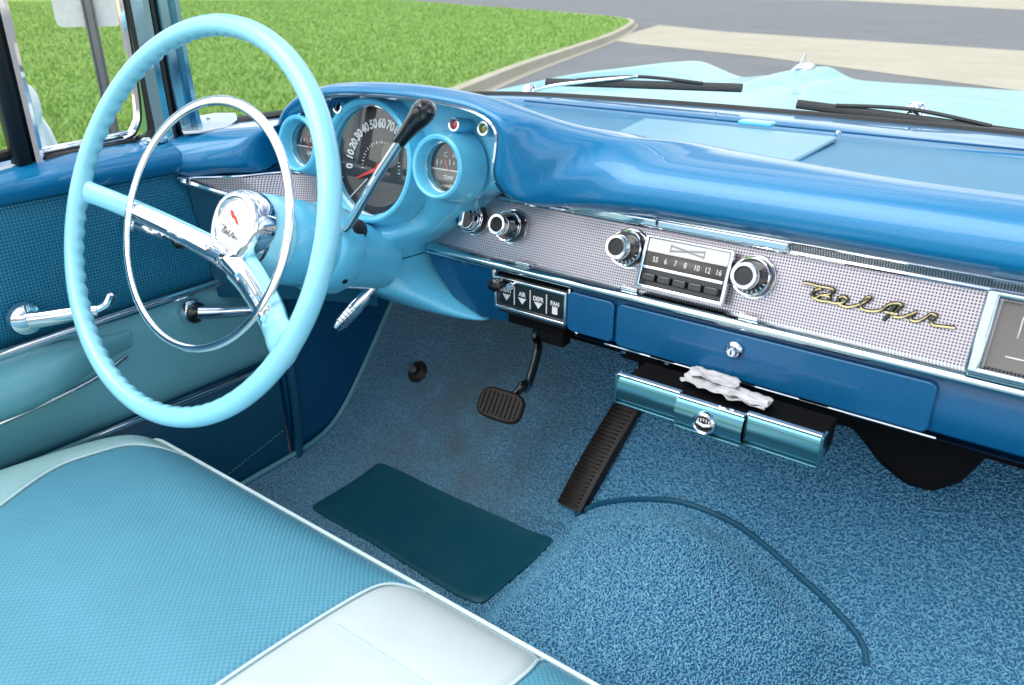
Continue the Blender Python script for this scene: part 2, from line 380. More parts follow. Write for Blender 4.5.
# heel mat
mc=[onto(u,v,floor_z) for u,v in ((309,509),(379,463),(556,539),(482,607))]
def bil(s,t): return mc[0].lerp(mc[3],s).lerp(mc[1].lerp(mc[2],s),t)
def rc(s,t,k=.045):  # round the corners
    a,b=2*s-1,2*t-1; m=max(abs(a),abs(b))
    if m<1e-6: return s,t
    l=(abs(a)**18+abs(b)**18)**(1/18); return .5+a*m/l*.5,.5+b*m/l*.5
mr=[]
for i in range(41):
    r_=[]
    for j in range(41):
        s_,t_=rc(i/40,j/40); p=bil(s_,t_); e=max(abs(2*i/40-1),abs(2*j/40-1)); r_.append((p.x,p.y,floor_z(p.x,p.y)+.0092-.0045*ss(.965,1,e)))
    mr.append(r_)
mr=[[ (p[0],p[1],floor_z(p[0],p[1])-.001) for p in mr[0]]]+mr+[[(p[0],p[1],floor_z(p[0],p[1])-.001) for p in mr[-1]]]
mr=[[(q[0][0],q[0][1],q[0][2]-.012)]+q+[(q[-1][0],q[-1][1],q[-1][2]-.012)] for q in mr]
mk('heel_mat',MB().quadgrid(mr),'mat',carpet_o,label='smooth dark teal heel mat sewn into the driver carpet')
ap=[onto(u,v,floor_z)+Z*.0045 for u,v in arcp]
mk('tunnel_binding',MB().tube(cr(ap[1:],5),.0042,8),'vdark',carpet_o)  # seam piping; its dark teal also paints the seam's shadow
bd=[(-.688,y,floor_z(-.688,y)+.005) for y in np.linspace(.2,1.15,50)]
mk('edge_binding',MB().tube(bd,.0045,8),'vteal',carpet_o)
# --- kick panel, firewall, body skins
kp=MB(); kp.quadgrid([[(-.698+.006*math.sin((y-.74)*7),y,z_) for y in np.linspace(.745,1.25,12)] for z_ in np.linspace(-.04,.50,8)])
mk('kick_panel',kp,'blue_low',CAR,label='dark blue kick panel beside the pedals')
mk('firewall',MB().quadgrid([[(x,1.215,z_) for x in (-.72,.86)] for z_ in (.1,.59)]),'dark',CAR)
mk('body_side',MB().quadgrid([[(x,y,z_) for y in (-.9,0,.6,1.0,1.35)] for x,z_ in ((-.775,.598),(-.86,.57),(-.91,.4),(-.93,.1),(-.90,-.22))]),'cyan_body',CAR)
# --- door
door=mk('door',MB().box((-.722,.22,.27),(.03,1.02,.62)),'vdark',CAR,bevel=.006,label='driver door trimmed in dark embossed cloth and teal vinyl')
def panel(name,y0,y1,z0,z1,x,mat,bul=.006,n=24):
    rows=[]
    for i in range(n+1):
        t=i/n; zz=z0+(z1-z0)*t; e=1-abs(2*t-1)**6
        rows.append([(x-.01+bul*e+.01*e,y0+(y1-y0)*j/40,zz) for j in range(41)])
    return mk(name,MB().quadgrid(rows),mat,door)
panel('upper_cloth',-.29,.735,.384,.572,-.700,'doorfab')
panel('middle_panel',-.29,.735,.222,.378,-.697,'vteal',.004)
panel('lower_panel',-.29,.727,-.03,.218,-.700,'vdark',.004)
strip=lambda P,name,h=.0045,par=None: mk(name,MB().tube(cr(P,6),h,10,sq=(1.0,.55),up=(0,0,1)),'chrome',par or door)
strip([(-.692,-.29,.380),(-.692,.2,.380),(-.692,.5,.383),(-.692,.733,.386)],'upper_trim_strip',.0065)
strip([(-.692,-.29,.232),(-.692,.2,.226),(-.692,.5,.219),(-.692,.728,.217)],'lower_trim_strip',.0055)
st=MB()
for k in range(46):
    y=.42+k*.0066; zc=.012+(y-.42)*.24; st.box((-.6935,y,zc),(.0015,.0042,.0012))
mk('stitching',st,'vteal',door)
# armrest
ar=[]
for k in range(21):
    t=k/20; y=-.2+t*.69; s_=1-ss(.80,1,t)*.97; dep=.055*s_+.002
    sec=[]
    for a in np.linspace(0,math.pi,13):
        sec.append((-.694+dep*math.sin(a)**.6 ,y+(.02*math.cos(a))*s_, .330+.015*t+(.034*math.cos(a))*(.35+.65*s_)))
    ar.append(sec)
mk('armrest',MB().quadgrid(ar),'vteal',door,label='padded teal armrest')
strip([(-.684,-.2,.287),(-.684,.2,.292),(-.688,.40,.303),(-.692,.48,.322)],'armrest_trim',.003)
# sill (painted)
secs=[(-.690,.562),(-.676,.566),(-.667,.578),(-.668,.590),(-.680,.600),(-.705,.606),(-.74,.607),(-.778,.602)]
sr=[]
for y in np.linspace(-.3,.60,30):
    w=ss(.5,.36,y)*.012
    sr.append([V((x-(w if 0<i<6 else 0)*.6,y,z_-w*(i in (4,5,6)))) for i,(x,z_) in enumerate(secs)])
sr=[cr(r,4) for r in sr]
mk('window_sill',MB().quadgrid(sr),'blue',door,label='glossy metallic blue window sill')
mk('window_seal',MB().tube([(-.735,-.3,.612),(-.735,.0,.612),(-.735,.36,.606),(-.735,.43,.612)],.007,8),'black',door)
# window crank
def crank(c,tip,r,name,lab,ml='chrome'):
    c=V(c); b=mk(name,MB().lathe([(r,0),(r*1.0,.004),(r*.92,.009),(r*.5,.014),(0,.016)],c,X,28),ml,door,label=lab)
    tip=V(tip); P=cr([c+X*.014,c.lerp(tip,.35)+X*.022,c.lerp(tip,.75)+X*.026,tip+X*.034],6)
    n=len(P); mk('crank_arm',MB().tube(P,[r*.46*(1-.5*i/n)+.002 for i in range(n)],12,sq=(1,.6),up=(0,0,1)),'chrome' if ml=='chrome' else ml,b); return b
pc=at(24,318,x=-.685); ptip=at(84,305,x=-.655)
b=crank(pc,ptip,.021,'door_handle','chrome inside door handle with an upturned tip')
mk('handle_tip',MB().tube(cr([ptip+X*.03,ptip+V((.036,.012,.006)),ptip+V((.04,.02,.02))],5),[.006]*10+[.003],10),'chrome',b)
pc=at(192,311,x=-.69); wc_=crank(pc,at(250,306,x=-.67),.019,'window_crank','dark chrome window crank on the teal middle panel')
mk('crank_boss',MB().lathe([(.0165,.006),(.0155,.0125),(.009,.018),(0,.019)],pc,X,24),'blackgloss',wc_)
pc=at(130,224,x=-.69); crank(pc,at(150,233,x=-.67),.011,'vent_crank','small chrome vent window crank behind the steering wheel')
kb_=at(176,241,x=-.665); mk('crank_knob',MB().lathe([(.004,0),(.009,.004),(.010,.012),(.006,.018),(0,.019)],kb_,X,20),'blackgloss',door)
# windlace
wl=[(-.688,.742,.55),(-.688,.745,.35),(-.688,.748,.12),(-.688,.742,.04),(-.688,.728,.0),(-.688,.70,-.02)]
mk('door_seal',MB().tube(cr(wl,8),.0085,12),'vdark',CAR,label='dark teal windlace down the door opening')
mk('hinge_pillar',MB().box((-.715,.748,.24),(.03,.02,.60)),'blue_low',CAR)
# --- vent window and A pillar
VT=1.02
vw=mk('vent_window',MB().tube([(-.722,.438,.60),(-.722,.442,VT)],.0125,10,sq=(1,.7),up=(1,0,0)),'chrome',CAR,label='quarter vent window in a chrome frame')
mk('post_seal',MB().box((-.720,.419,.81),(.02,.016,.42)),'black',vw)
mk('vent_glass',MB().quadgrid([[(-.722,.455,.612),(-.722,.575,.622)],[(-.722,.457,VT),(-.722,.59,VT)]]),'glass',vw,smooth=False)
mk('lower_frame',MB().tube([(-.722,.445,.610),(-.722,.57,.617)],.005,8),'chrome',vw)
mk('lower_seal',MB().tube([(-.716,.445,.600),(-.716,.575,.604)],.008,8),'black',vw)
mk('front_frame',MB().tube(cr([(-.722,.552,.612),(-.722,.571,.622),(-.722,.582,.66),(-.722,.586,.80),(-.722,.589,VT)],6),.006,8),'chrome',vw)
pil=MB(); profp=[(.600,-.712),(.610,-.698),(.618,-.697),(.621,-.703),(.626,-.703),(.630,-.692),(.640,-.690),(.644,-.699),(.649,-.700),(.653,-.693),(.660,-.694),(.664,-.705),(.666,-.725),(.661,-.742),(.640,-.748),(.600,-.742)]
rows=[]
for zz in (.59,.60,.615,.63,.65,.68,.74,.85,VT):
    fl=math.exp(-(zz-.60)/.03)
    rows.append([(x+.0*fl,.638+(y-.638)*(1+.15*fl)-.008+.006*fl,zz) for y,x in profp])
pil.quadgrid(rows,cu=True)
M['pilchrome']=chrome('tinted_pillar_chrome',(.30,.52,.60),.10)
pl_=mk('windshield_pillar',pil,'pilchrome',CAR,edge=28,label='ribbed chrome windshield pillar')
mk('pillar_seal',MB().tube(cr([(-.716,.570,.607),(-.716,.588,.612),(-.716,.5945,.64),(-.716,.596,.80),(-.716,.598,VT)],6),.0065,8),'black',pl_)
mk('pillar_groove',MB().tube([(-.700,.615,.60),(-.7005,.6155,.8),(-.7005,.6155,VT)],.0035,8),'black',pl_)
mk('pillar_foot',MB().lathe([(.020,0),(.020,.003),(.012,.006),(0,.007)],(-.707,.585,.605),Z,24),'chrome',pl_)
mk('pillar_edge',MB().tube([(-.722,.655,.61),(-.722,.6565,.8),(-.722,.658,VT)],.005,8),'chrome',pl_)
br=MB(); brp=[at(u,v,z=.618) for u,v in ((178,124),(192,116),(215,112),(236,112),(237,118),(225,126),(200,130),(183,131))]
br.prism([(p.x,p.y) for p in brp],(0,0,.613),X,Y,Z,.004)
bo=mk('corner_plate',br,'mirrorpaint',CAR,bevel=.0015,label='white corner plate at the windshield foot')
pp=at(208,119,z=.617); mk('screw',MB().lathe([(.003,0),(.003,.0015),(0,.002)],pp,Z,12),'grey',bo)
# --- windshield
GB=[(-.735,.66),(-.75,.80),(-.745,1.0),(-.69,1.18),(-.56,1.285),(-.3,1.335),(0,1.35),(.3,1.335),(.56,1.285),(.69,1.18),(.745,1.0),(.75,.80),(.735,.62)]
gp=cr([(x,y,.604) for x,y in GB],6)
gt=[V((p.x*(.90),.62+(p.y-.62)*.72,VT)) for p in gp]
ws=mk('windshield',MB().quadgrid([[p.lerp(q,t) for p,q in zip(gp,gt)] for t in (0,.25,.5,.75,1)]),'glass',CAR,label='wraparound windshield glass')
mk('windshield_seal',MB().tube([p+V((0,-.004,.002)) for p in gp],.0105,10,sq=(.8,1.2),up=(0,0,1)),'black',ws)
mk('seal_trim',MB().tube([p+V((p.x*.012,.012,.0045)) for p in gp],.0035,8),'chrome',ws)
mk('header_bar',MB().tube(gt,.016,10),'chrome',ws)
M['topmat']=vinyl('satin_dash_top',(.02,.20,.36),.40,1500,.0002)
# --- dashboard top and padded brow
CS=[  # control sections: rim -> over the top -> back edge
 [(-.700,.600,.560),(-.700,.588,.572),(-.700,.590,.590),(-.704,.606,.603),(-.712,.66,.609),(-.720,.72,.611)],
 [(-.675,.612,.556),(-.672,.597,.571),(-.672,.603,.595),(-.676,.630,.611),(-.69,.69,.614),(-.70,.78,.612)],
 [(-.635,.640,.560),(-.630,.622,.575),(-.630,.630,.602),(-.632,.665,.617),(-.635,.75,.617),(-.64,.88,.612)],
 [(-.600,.672,.562),(-.596,.655,.577),(-.594,.660,.605),(-.592,.70,.621),(-.585,.80,.618),(-.58,.93,.612)],
 [(-.580,.695,.572),(-.582,.682,.590),(-.580,.690,.612),(-.574,.725,.628),(-.56,.82,.624),(-.55,.94,.612)],
 [(-.568,.700,.600),(-.575,.690,.612),(-.570,.696,.628),(-.560,.735,.640),(-.545,.82,.632),(-.53,.95,.613)],
 [(-.545,.700,.636),(-.552,.690,.645),(-.548,.697,.655),(-.540,.740,.660),(-.525,.83,.642),(-.515,.95,.614)],
 [(-.505,.700,.664),(-.510,.690,.673),(-.508,.698,.682),(-.502,.740,.683),(-.495,.83,.655),(-.49,.95,.615)],
 [(-.445,.700,.683),(-.447,.690,.688),(-.446,.699,.695),(-.444,.735,.695),(-.44,.83,.655),(-.44,.95,.617)],
 [(-.340,.700,.690),(-.340,.690,.694),(-.340,.699,.701),(-.340,.740,.700),(-.34,.84,.655),(-.34,.95,.619)],
 [(-.250,.700,.686),(-.246,.690,.690),(-.244,.700,.697),(-.240,.740,.694),(-.23,.84,.652),(-.23,.95,.620)],
 [(-.212,.700,.676),(-.203,.690,.679),(-.198,.700,.685),(-.190,.745,.681),(-.18,.84,.648),(-.16,.94,.620)],
 [(-.196,.700,.658),(-.184,.691,.660),(-.174,.702,.668),(-.164,.750,.667),(-.150,.84,.645),(-.12,.94,.620)],
 [(-.198,.701,.632),(-.182,.694,.632),(-.166,.706,.642),(-.149,.750,.654),(-.125,.84,.642),(-.09,.93,.620)],
 [(-.205,.706,.604),(-.185,.700,.600),(-.158,.714,.618),(-.130,.760,.643),(-.095,.84,.639),(-.06,.93,.620)],
 [(-.197,.722,.580),(-.172,.712,.578),(-.142,.732,.606),(-.110,.775,.635),(-.060,.85,.637),(-.03,.93,.620)],
 [(-.170,.752,.565),(-.145,.738,.572),(-.115,.750,.606),(-.080,.790,.630),(-.030,.86,.633),(0,.93,.619)],
 [(-.125,.785,.558),(-.105,.758,.575),(-.080,.766,.608),(-.050,.800,.627),(-.010,.865,.631),(.02,.93,.618)],
 [(-.06,.800,.556),(-.05,.766,.578),(-.04,.772,.610),(-.02,.805,.626),(.01,.865,.630),(.04,.92,.618)],
 [(.05,.802,.556),(.05,.768,.579),(.05,.773,.610),(.055,.805,.626),(.07,.86,.629),(.08,.91,.617)],
 [(.20,.802,.556),(.20,.768,.579),(.20,.773,.610),(.20,.80,.626),(.20,.84,.628),(.20,.88,.617)],
 [(.35,.802,.556),(.35,.768,.579),(.35,.773,.610),(.35,.80,.626),(.35,.835,.628),(.35,.87,.617)],
 [(.60,.800,.556),(.60,.766,.579),(.60,.771,.610),(.60,.80,.626),(.60,.835,.628),(.60,.87,.617)],
 [(.74,.79,.556),(.74,.756,.579),(.74,.761,.610),(.74,.79,.624),(.74,.83,.624),(.74,.87,.615)]]
for k,(dx,dy) in {4:(-.018,.018),5:(-.026,.024),6:(-.012,.010)}.items(): CS[k]=[(a+dx*w_,b+dy*w_,c) for (a,b,c),w_ in zip(CS[k],(1,1,1,.8,.3,0))]
for k,dz in {6:.004,7:.008,8:.010,9:.011,10:.010,11:.008,12:.004}.items(): CS[k]=[(a,b,c-dz*w_) for (a,b,c),w_ in zip(CS[k],(1,1,1,1,.5,0))]
SR=[cr(s,8) for s in CS]           # along each section
cols=list(zip(*SR)); longr=[cr(list(c),6) for c in cols]   # long curves
rows=longr
under=[V((p.x,p.y+.03,p.z-.004)) for p in rows[0]]
back=rows[-1]
# glass base curve resampled for each back point
def gy(x):
    pts=[p for p in gp]
    xs=np.array([p.x for p in pts]); ys=np.array([p.y for p in pts]); m=int(np.argmin(xs)); M_=int(np.argmax(xs))
    return float(np.interp(x,xs[m:M_+1],ys[m:M_+1]))
tops=[]
for f,dz in ((.02,-.0015),(.06,-.0065),(.3,-.007),(.62,-.006),(.66,-.001),(.8,.0),(1.0,-.004)):
    r=[]
    for p in back:
        yb=gy(max(-.745,min(.745,p.x)))-.004; yb=max(yb,p.y+.02); r.append(V((p.x,p.y+(yb-p.y)*f,(.616 if f<.6 else .612)*1+dz*1 if f>.2 else p.z+dz)))
    tops.append(r)
dash=mk('dashboard',MB().quadgrid([under]+rows+tops[:2]).quadgrid(tops[3:]),'blue',CAR,edge=60,label='glossy metallic blue dashboard brow with a raised instrument hood')
mk('top_panel',MB().quadgrid([tops[1],tops[2],tops[3]]),'topmat',dash,label='satin blue recessed dashboard top')
# hood inner trim bead
rim=[p+V((0,-.002,-.001)) for p in longr[0]]
mk('brow_trim',MB().tube([p for p in rim[20:96]],.0022,6),'chrome',dash)
# speaker cover
cq=[at(645,118,z=.6145),at(838,137,z=.6145),at(790,163,z=.6145),at(600,140,z=.6145)]
cv=MB(); cv.v=[]; 
cv.prism([(p.x,p.y) for p in cq],(0,0,.6085),X,Y,Z,.0065)
def seatgrain():
    return M['vteal']
M['covermat']=vinyl('satin_blue_cover',(.07,.32,.45),.30,1400,.0002,coat=.3)
co=mk('speaker_cover',cv,'covermat',dash,bevel=.003,label='flat satin blue speaker cover in the dashboard top')
lt=at(757,123,z=.618); mk('latch',MB().box(lt,(.05,.022,.006)),'cyan',co,bevel=.002)
for u,v in ((716,112),(838,133),(757,122)):
    p=at(u,v,z=.618); mk('screw',MB().lathe([(.004,-.004),(.004,.001),(.002,.003),(0,.0032)],p,Z,14),'chrome',co)
ln=MB()
for dy,zz in ((1.175,.6135),):
    ln.tube([(x,min(dy,gy(x)-.05),zz) for x in np.linspace(-.5,.7,30)],.0016,6)
mk('defroster_bead',ln,'blue_low',dash)
# --- instrument pod
rowsd=[(.682,-.43,-.245,.748,9),(.674,-.47,-.222,.748,9),(.663,-.505,-.203,.748,9),(.652,-.528,-.194,.748,9),(.632,-.555,-.190,.746,9),(.605,-.575,-.196,.742,9),(.580,-.580,-.212,.738,7),(.562,-.576,-.250,.734,4.5),
 (.545,-.570,-.283,.735,3.2),(.525,-.565,-.305,.733,2.7),(.512,-.56,-.325,.722,2.5),(.498,-.56,-.342,.698,2.3),(.480,-.56,-.368,.678,2.15),(.465,-.56,-.384,.668,2.1),(.454,-.56,-.393,.664,2.1)]
def podrows(D,yb=.812,n=56,sub=4):
    D=cr([V((a,b,c)) for a,b,c,_,_ in D],sub),cr([V((d,e,0)) for _,_,_,d,e in D],sub); R=[]
    for p,q in zip(*D):
        r=[]; cx=(p.y+p.z)/2; hw=(p.z-p.y)/2; yb_=.812-.058*ss(.60,.655,p.x); dp=yb_-q.x
        for k in range(n+1):
            a=math.pi*k/n; c_=math.cos(a); s_=math.sin(a); e=2/q.y
            r.append((cx-hw*math.copysign(abs(c_)**e,c_),yb_-dp*abs(s_)**e,p.x))
        R.append(r)
    return R
pod=mk('instrument_pod',MB().quadgrid(podrows(rowsd)),'cyan',CAR,label='pale cyan instrument pod above the steering column')
low=[(.451,-.562,-.396,.664,2.1),(.44,-.562,-.396,.668,2.1),(.43,-.565,-.388,.680,2.15),(.41,-.57,-.368,.705,2.3),(.39,-.58,-.338,.738,2.5),(.374,-.59,-.306,.762,2.6),(.366,-.59,-.298,.780,2.6),(.368,-.58,-.305,.802,2.6)]
mk('column_cover',MB().quadgrid(podrows(low)),'cyan',pod,label='cyan lower column cover flaring out at the bottom')
FN=V((.03,-.985,.17)).normalized()   # dial facing
DA=FN.cross(Z)*-1; DA=V((-FN.y,FN.x,0)).normalized(); DB=FN.cross(DA)*-1; DB=V((0,0,1))-FN*FN.z; DB.normalize()
def bezel(c,r,name,lab,w=.009,depth=.03,yback=.02):
    return mk(name,MB().lathe([(r-.001,-yback),(r,0),(r,depth*.75),(r+w*.25,depth*.95),(r+w*.6,depth),(r+w*.9,depth*.9),(r+w*1.05,depth*.6),(r+w*1.35,depth*.1),(r+w*1.8,-yback)],c,FN,48,cap=False),'cyan',pod,label=lab)
def ring(c,r0,r1,h,mat,par,name): return mk(name,MB().lathe([(r0,h),(r0,h+.0015),(r1,h+.0015),(r1,h)],c,FN,48,cap=False),mat,par)
def disc(c,r,h,mat,par,name): return mk(name,MB().lathe([(r,h-.001),(r,h),(0.0001,h)],c,FN,48),mat,par)
def P(c,a,b,h=0): return V(c)+DA*a+DB*b+FN*h
sc=at(373,161,y=.724)
spd=bezel(sc,.0715,'speedometer','large round speedometer with white numbers',.009,.016)
disc(sc,.0725,-.0075,'dial',spd,'dial_face')
ring(sc,.0690,.0712,.002,'chrome',spd,'chrome_ring')
piv=V((.008,-.008))
R_=.0565; ms=[]
for i in range(13):
    a=math.radians(184-i*15.5); q=P(sc,piv.x+R_*math.cos(a),piv.y+R_*math.sin(a),-.0060)
    ta=a-math.pi/2; A=DA*math.cos(ta)+DB*math.sin(ta); B=DA*math.cos(a)+DB*math.sin(a)
    ms.append(text(str(i*10),q,A,B,.0165,None,None,bold=.0005,sx=.8))
joined(ms,'dial_numbers','white',spd)
tk=MB()
for i in range(25):
    a=math.radians(186-i*8); r0=.033; q=P(sc,piv.x+r0*math.cos(a),piv.y+r0*math.sin(a),-.0065); B=DA*math.cos(a)+DB*math.sin(a); A=FN.cross(B)
    tk.box(q,(.001,.004 if i%2==0 else .002,.0005),Matrix((A,B,FN)).transposed())
tk.box(P(sc,-.030,-.040,-.0050),(.045,.0012,.0005),Matrix((DA*math.cos(.75)+DB*math.sin(.75),DB*math.cos(.75)-DA*math.sin(.75),FN)).transposed())
mk('tick_marks',tk,'white',spd,smooth=False)
gd=[(piv.x+.010+.016*math.cos(a),piv.y+.012+.016*math.sin(a)) for a in np.linspace(0,2*math.pi,30,endpoint=False)]
mk('centre_disc',MB().prism(gd,P(sc,.006,.006,-.0072),DA,DB,FN,.001),'dialgrey',spd,smooth=False)
lw=[(.060*math.cos(a),.060*math.sin(a)) for a in np.linspace(math.radians(205),math.radians(335),24)]
mk('lower_segment',MB().prism(lw,P(sc,0,0,-.0073),DA,DB,FN,.0008),'dialgrey',spd,smooth=False)
na=math.radians(204); nb=DA*math.cos(na)+DB*math.sin(na); nc=FN.cross(nb)
mk('needle',MB().prism([(-.0028,0),(.0028,0),(.0009,.044),(-.0009,.044)],P(sc,piv.x,piv.y,-.0042),nc,nb,FN,.001).lathe([(.006,-.004),(.006,.0015),(0,.003)],P(sc,piv.x,piv.y,-.0042),FN,16),'red',spd,smooth=False)
disc(sc,.0700,.003,'lens',spd,'dial_glass')
for (u,v),nm,lab,t1,t2 in (((447,167),'temperature_gauge','small right hand gauge with a white centre line','C   H','TEMP'),((308,144),'fuel_gauge','small left hand gauge beside the door end of the pod','E   F','GAS')):
    c=at(u,v,y=.714); g=bezel(c,.0305,nm,lab,.0085,.022)
    disc(c,.031,-.006,'dial',g,'dial_face'); ring(c,.029,.0305,.002,'chrome',g,'chrome_ring')
    hf=[(.0285*math.cos(a),.0285*math.sin(a)) for a in np.linspace(math.radians(188),math.radians(352),20)]
    mk('lower_face',MB().prism(hf,P(c,0,0,-.0058),DA,DB,FN,.0006),'dialgrey',g,smooth=False)
    mkb=MB().box(P(c,0,-.004,-.0047),(.055,.0014,.0006),Matrix((DA,DB,FN)).transposed())
    for k in range(-3,4):
        mkb.box(P(c,k*.0065,.006-abs(k)*.0008,-.0047),(.0011,.0065 if k%3==0 else .004,.0005),Matrix((DA,DB,FN)).transposed())
    mk('markings',mkb,'white',g,smooth=False)
    text(t1,P(c,0,.014,-.0047),DA,DB,.0085,'red' if nm[0]=='f' else 'white',g,ext=.0002); text(t2,P(c,0,-.013,-.0042),DA,DB,.0065,'white',g,ext=.0002)
    mk('needle',MB().prism([(-.0008,0),(.0008,0),(.0004,.018),(-.0004,.018)],P(c,0,-.006,-.0043),(DA*math.cos(.5)+DB*math.sin(.5)),(DB*math.cos(.5)-DA*math.sin(.5)),FN,.0008),'red',g,smooth=False)
    disc(c,.030,.003,'lens',g,'dial_glass')
for u,v,m_,lab in ((461,125,'redlens','red warning light'),(490,129,'greenlens','olive green indicator light'),(345,108,'dark','unlit dark indicator at the top left of the pod')):
    c=at(u,v,y=.730); w=mk('indicator_light',MB().lathe([(.0085,-.02),(.0085,.012),(.0075,.014),(.0062,.0125),(.006,.008),(.006,-.02)],c,FN,24,cap=False),'cyan' ,pod,label=lab)
    mk('lens',MB().lathe([(.0062,.007),(.0050,.0110),(0,.0128)],c,FN,16),m_,w)
    ring(c,.0058,.0078,.0128,'chrome',w,'lens_ring')
c=at(393,97,y=.712); mk('hood_lamp',MB().box(c,(.022,.008,.006)),'chrome',pod,bevel=.002)
# --- silver panels
def panelstrip(name,pts_top,pts_bot,mat,par,n=8,k=6,**kw):
    a=cr(pts_top,k); b=cr(pts_bot,k); return mk(name,MB().quadgrid([[p.lerp(q,t/n) for p,q in zip(a,b)] for t in range(n+1)]),mat,par,**kw)
gr=panelstrip('perforated_panel',[(x,.812,.545) for x in (-.33,0,.3,.74)],[(x,.788,.4715) for x in (-.40,0,.3,.74)],'perf',CAR,label='silver perforated panel across the middle of the dashboard')
# top trim band: ribbed strip with chrome lips
panelstrip('ribbed_band',[(x,.797,.5585) for x in (-.15,.1,.4,.74)],[(x,.801,.549) for x in (-.17,.1,.4,.74)],'rib',gr)
mk('upper_bead',MB().tube([(x,.7985,.5590) for x in np.linspace(-.16,.74,20)],.0022,8),'chrome',gr)
mk('panel_bead',MB().tube([(x,.803,.5465) for x in np.linspace(-.27,.74,20)],.0030,8),'chrome',gr)
mk('band_end_cap',MB().box((.036,.7965,.5535),(.150,.006,.0095)).box((-.1,.7965,.5535),(.118,.006,.0095)),'chrome',gr,bevel=.002)
# lower chrome ledge
led=[(.795,.4715),(.783,.4730),(.774,.4722),(.7690,.4690),(.7680,.4645),(.7705,.4605),(.776,.459)]
rows=[[(x,y,z_) for x in list(np.linspace(-.375,.74,40))] for y,z_ in [tuple(p)[:2] for p in cr([V((a,b,0)) for a,b in led],4)]]
lg=mk('chrome_ledge',MB().quadgrid(rows),'ledge',CAR,edge=70,label='chrome ledge below the silver panel')
for x in (-.215,-.06,.085):
    mk('ledge_clip',MB().box((x,.779,.4752),(.022,.008,.004)),'chrome',lg,bevel=.001)
# lower dash face
def lowface(name,x0,x1,mat,par,y0=.776,zt=.459,zb=.376,bul=.006,n=20,lab=None,rad=0,rec=0):
    R=[]
    for i in range(n+1):
        t=i/n; zz=zt+(zb-zt)*t; yy=y0-bul*math.sin(t*math.pi*.9)+rec+(t>.85)*((t-.85)**2)*1.2
        R.append([V((x0+(x1-x0)*j/30,yy,zz)) for j in range(31)])
    return mk(name,MB().quadgrid(R),mat,par,label=lab,solid=0)
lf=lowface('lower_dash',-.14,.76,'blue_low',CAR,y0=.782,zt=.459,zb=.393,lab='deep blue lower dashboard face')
# face left of heater control (between column cover and control)
mk('left_face',MB().quadgrid([[(-.385,.782,.459),(-.258,.778,.459)],[(-.372,.785,.43),(-.252,.778,.43)],[(-.345,.79,.395),(-.238,.784,.40)],[(-.30,.795,.375),(-.215,.792,.382)]]),'blue_low',lf)
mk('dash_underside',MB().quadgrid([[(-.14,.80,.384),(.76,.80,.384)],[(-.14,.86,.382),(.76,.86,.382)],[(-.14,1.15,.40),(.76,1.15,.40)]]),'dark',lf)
def doorplate(name,x0,x1,z0,z1,lab,par):
    out=[]; r=.008
    for cx,cz,a0 in ((x1-r,z0+r,-90),(x1-r,z1-r,0),(x0+r,z1-r,90),(x0+r,z0+r,180)):
        for k in range(6): a=math.radians(a0+k*18); out.append((cx+r*math.cos(a),cz+r*math.sin(a)))
    # follows the face's lean
    return mk(name,MB().prism(out,(0,.7745,0),X,Z,-Y,.0035),'blue_low',par,bevel=.0016,label=lab)
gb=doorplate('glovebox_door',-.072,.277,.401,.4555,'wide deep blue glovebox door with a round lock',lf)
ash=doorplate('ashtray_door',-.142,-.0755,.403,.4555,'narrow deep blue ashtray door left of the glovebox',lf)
c=at(735,349,y=.770); lk_=mk('glovebox_lock',MB().lathe([(.0095,0),(.0095,.004),(.0075,.006),(.006,.005),(.006,.009),(.0045,.012),(0,.012)],c,-Y,24),'chrome',gb)
mk('key_slot',MB().box(c+V((0,-.0125,0)),(.0012,.001,.005)),'black',lk_)
mk('bottom_trim',MB().tube([(x,.779,.3955) for x in np.linspace(-.09,.285,12)],.0015,8),'chrome',lf)
mk('bottom_lip',MB().quadgrid([[(x,.783,.393) for x in (-.14,.3,.76)],[(x,.795,.386) for x in (-.14,.3,.76)],[(x,.82,.383) for x in (-.14,.3,.76)]]),'blue_low',lf)
for u,v in ((624,351),(667,362)):
    c=at(u,v,y=.80); mk('screw',MB().lathe([(.004,0),(.004,.002),(.002,.0035),(0,.004)],c,V((0,-.7,-.7)),12),'chrome',lf)
# --- heater control
hc=mk('heater_control',MB().box((-.198,.782,.428),(.108,.02,.052)),'blackgloss',CAR,bevel=.002,label='black heater control with four white arrow labels')
hx=Matrix.Identity(3)
fr_=MB()
for c,d in (((-.198,.770,.4515),(.112,.005,.004)),((-.198,.770,.411),(.112,.005,.0045)),((-.253,.770,.431),(.0035,.005,.043)),((-.1435,.770,.431),(.0035,.005,.043))): fr_.box(c,d)
mk('chrome_frame',fr_,'chrome',hc,bevel=.0012)
wd=['HEAT','AIR','DEFR','FAN']; tm=[]; am=MB()
for i in range(4):
    x=-.2365+i*.0255; tm.append(text(wd[i],(x,.7707,.4355-.0005*i),X,Z,.0082,None,None,bold=.0002,sx=.85))
    if i<3: am.prism([(-.0065,0),(.0065,0),(0,-.0085)],(x,.7712,.430),X,Z,-Y,.0006)
    else: am.prism([(-.004,0),(.004,0),(.004,-.010),(-.004,-.010)],(x,.7712,.430),X,Z,-Y,.0006)
    if i: am.box((x-.0128,.7710,.431),(.0012,.001,.026))
joined(tm,'lettering','white',hc); mk('arrow_marks',am,'white',hc,smooth=False)
mk('lever_knob',MB().lathe([(.004,0),(.005,.008),(.0085,.012),(.0085,.019),(.004,.022),(0,.022)],(-.243,.770,.4465),-Y,20,sx=1.3),'blackgloss',hc)
mk('lever_knob',MB().lathe([(.003,0),(.003,.006),(.005,.009),(.004,.014),(0,.014)],(-.222,.770,.4475),-Y,16),'chrome',hc)
cc=MB()
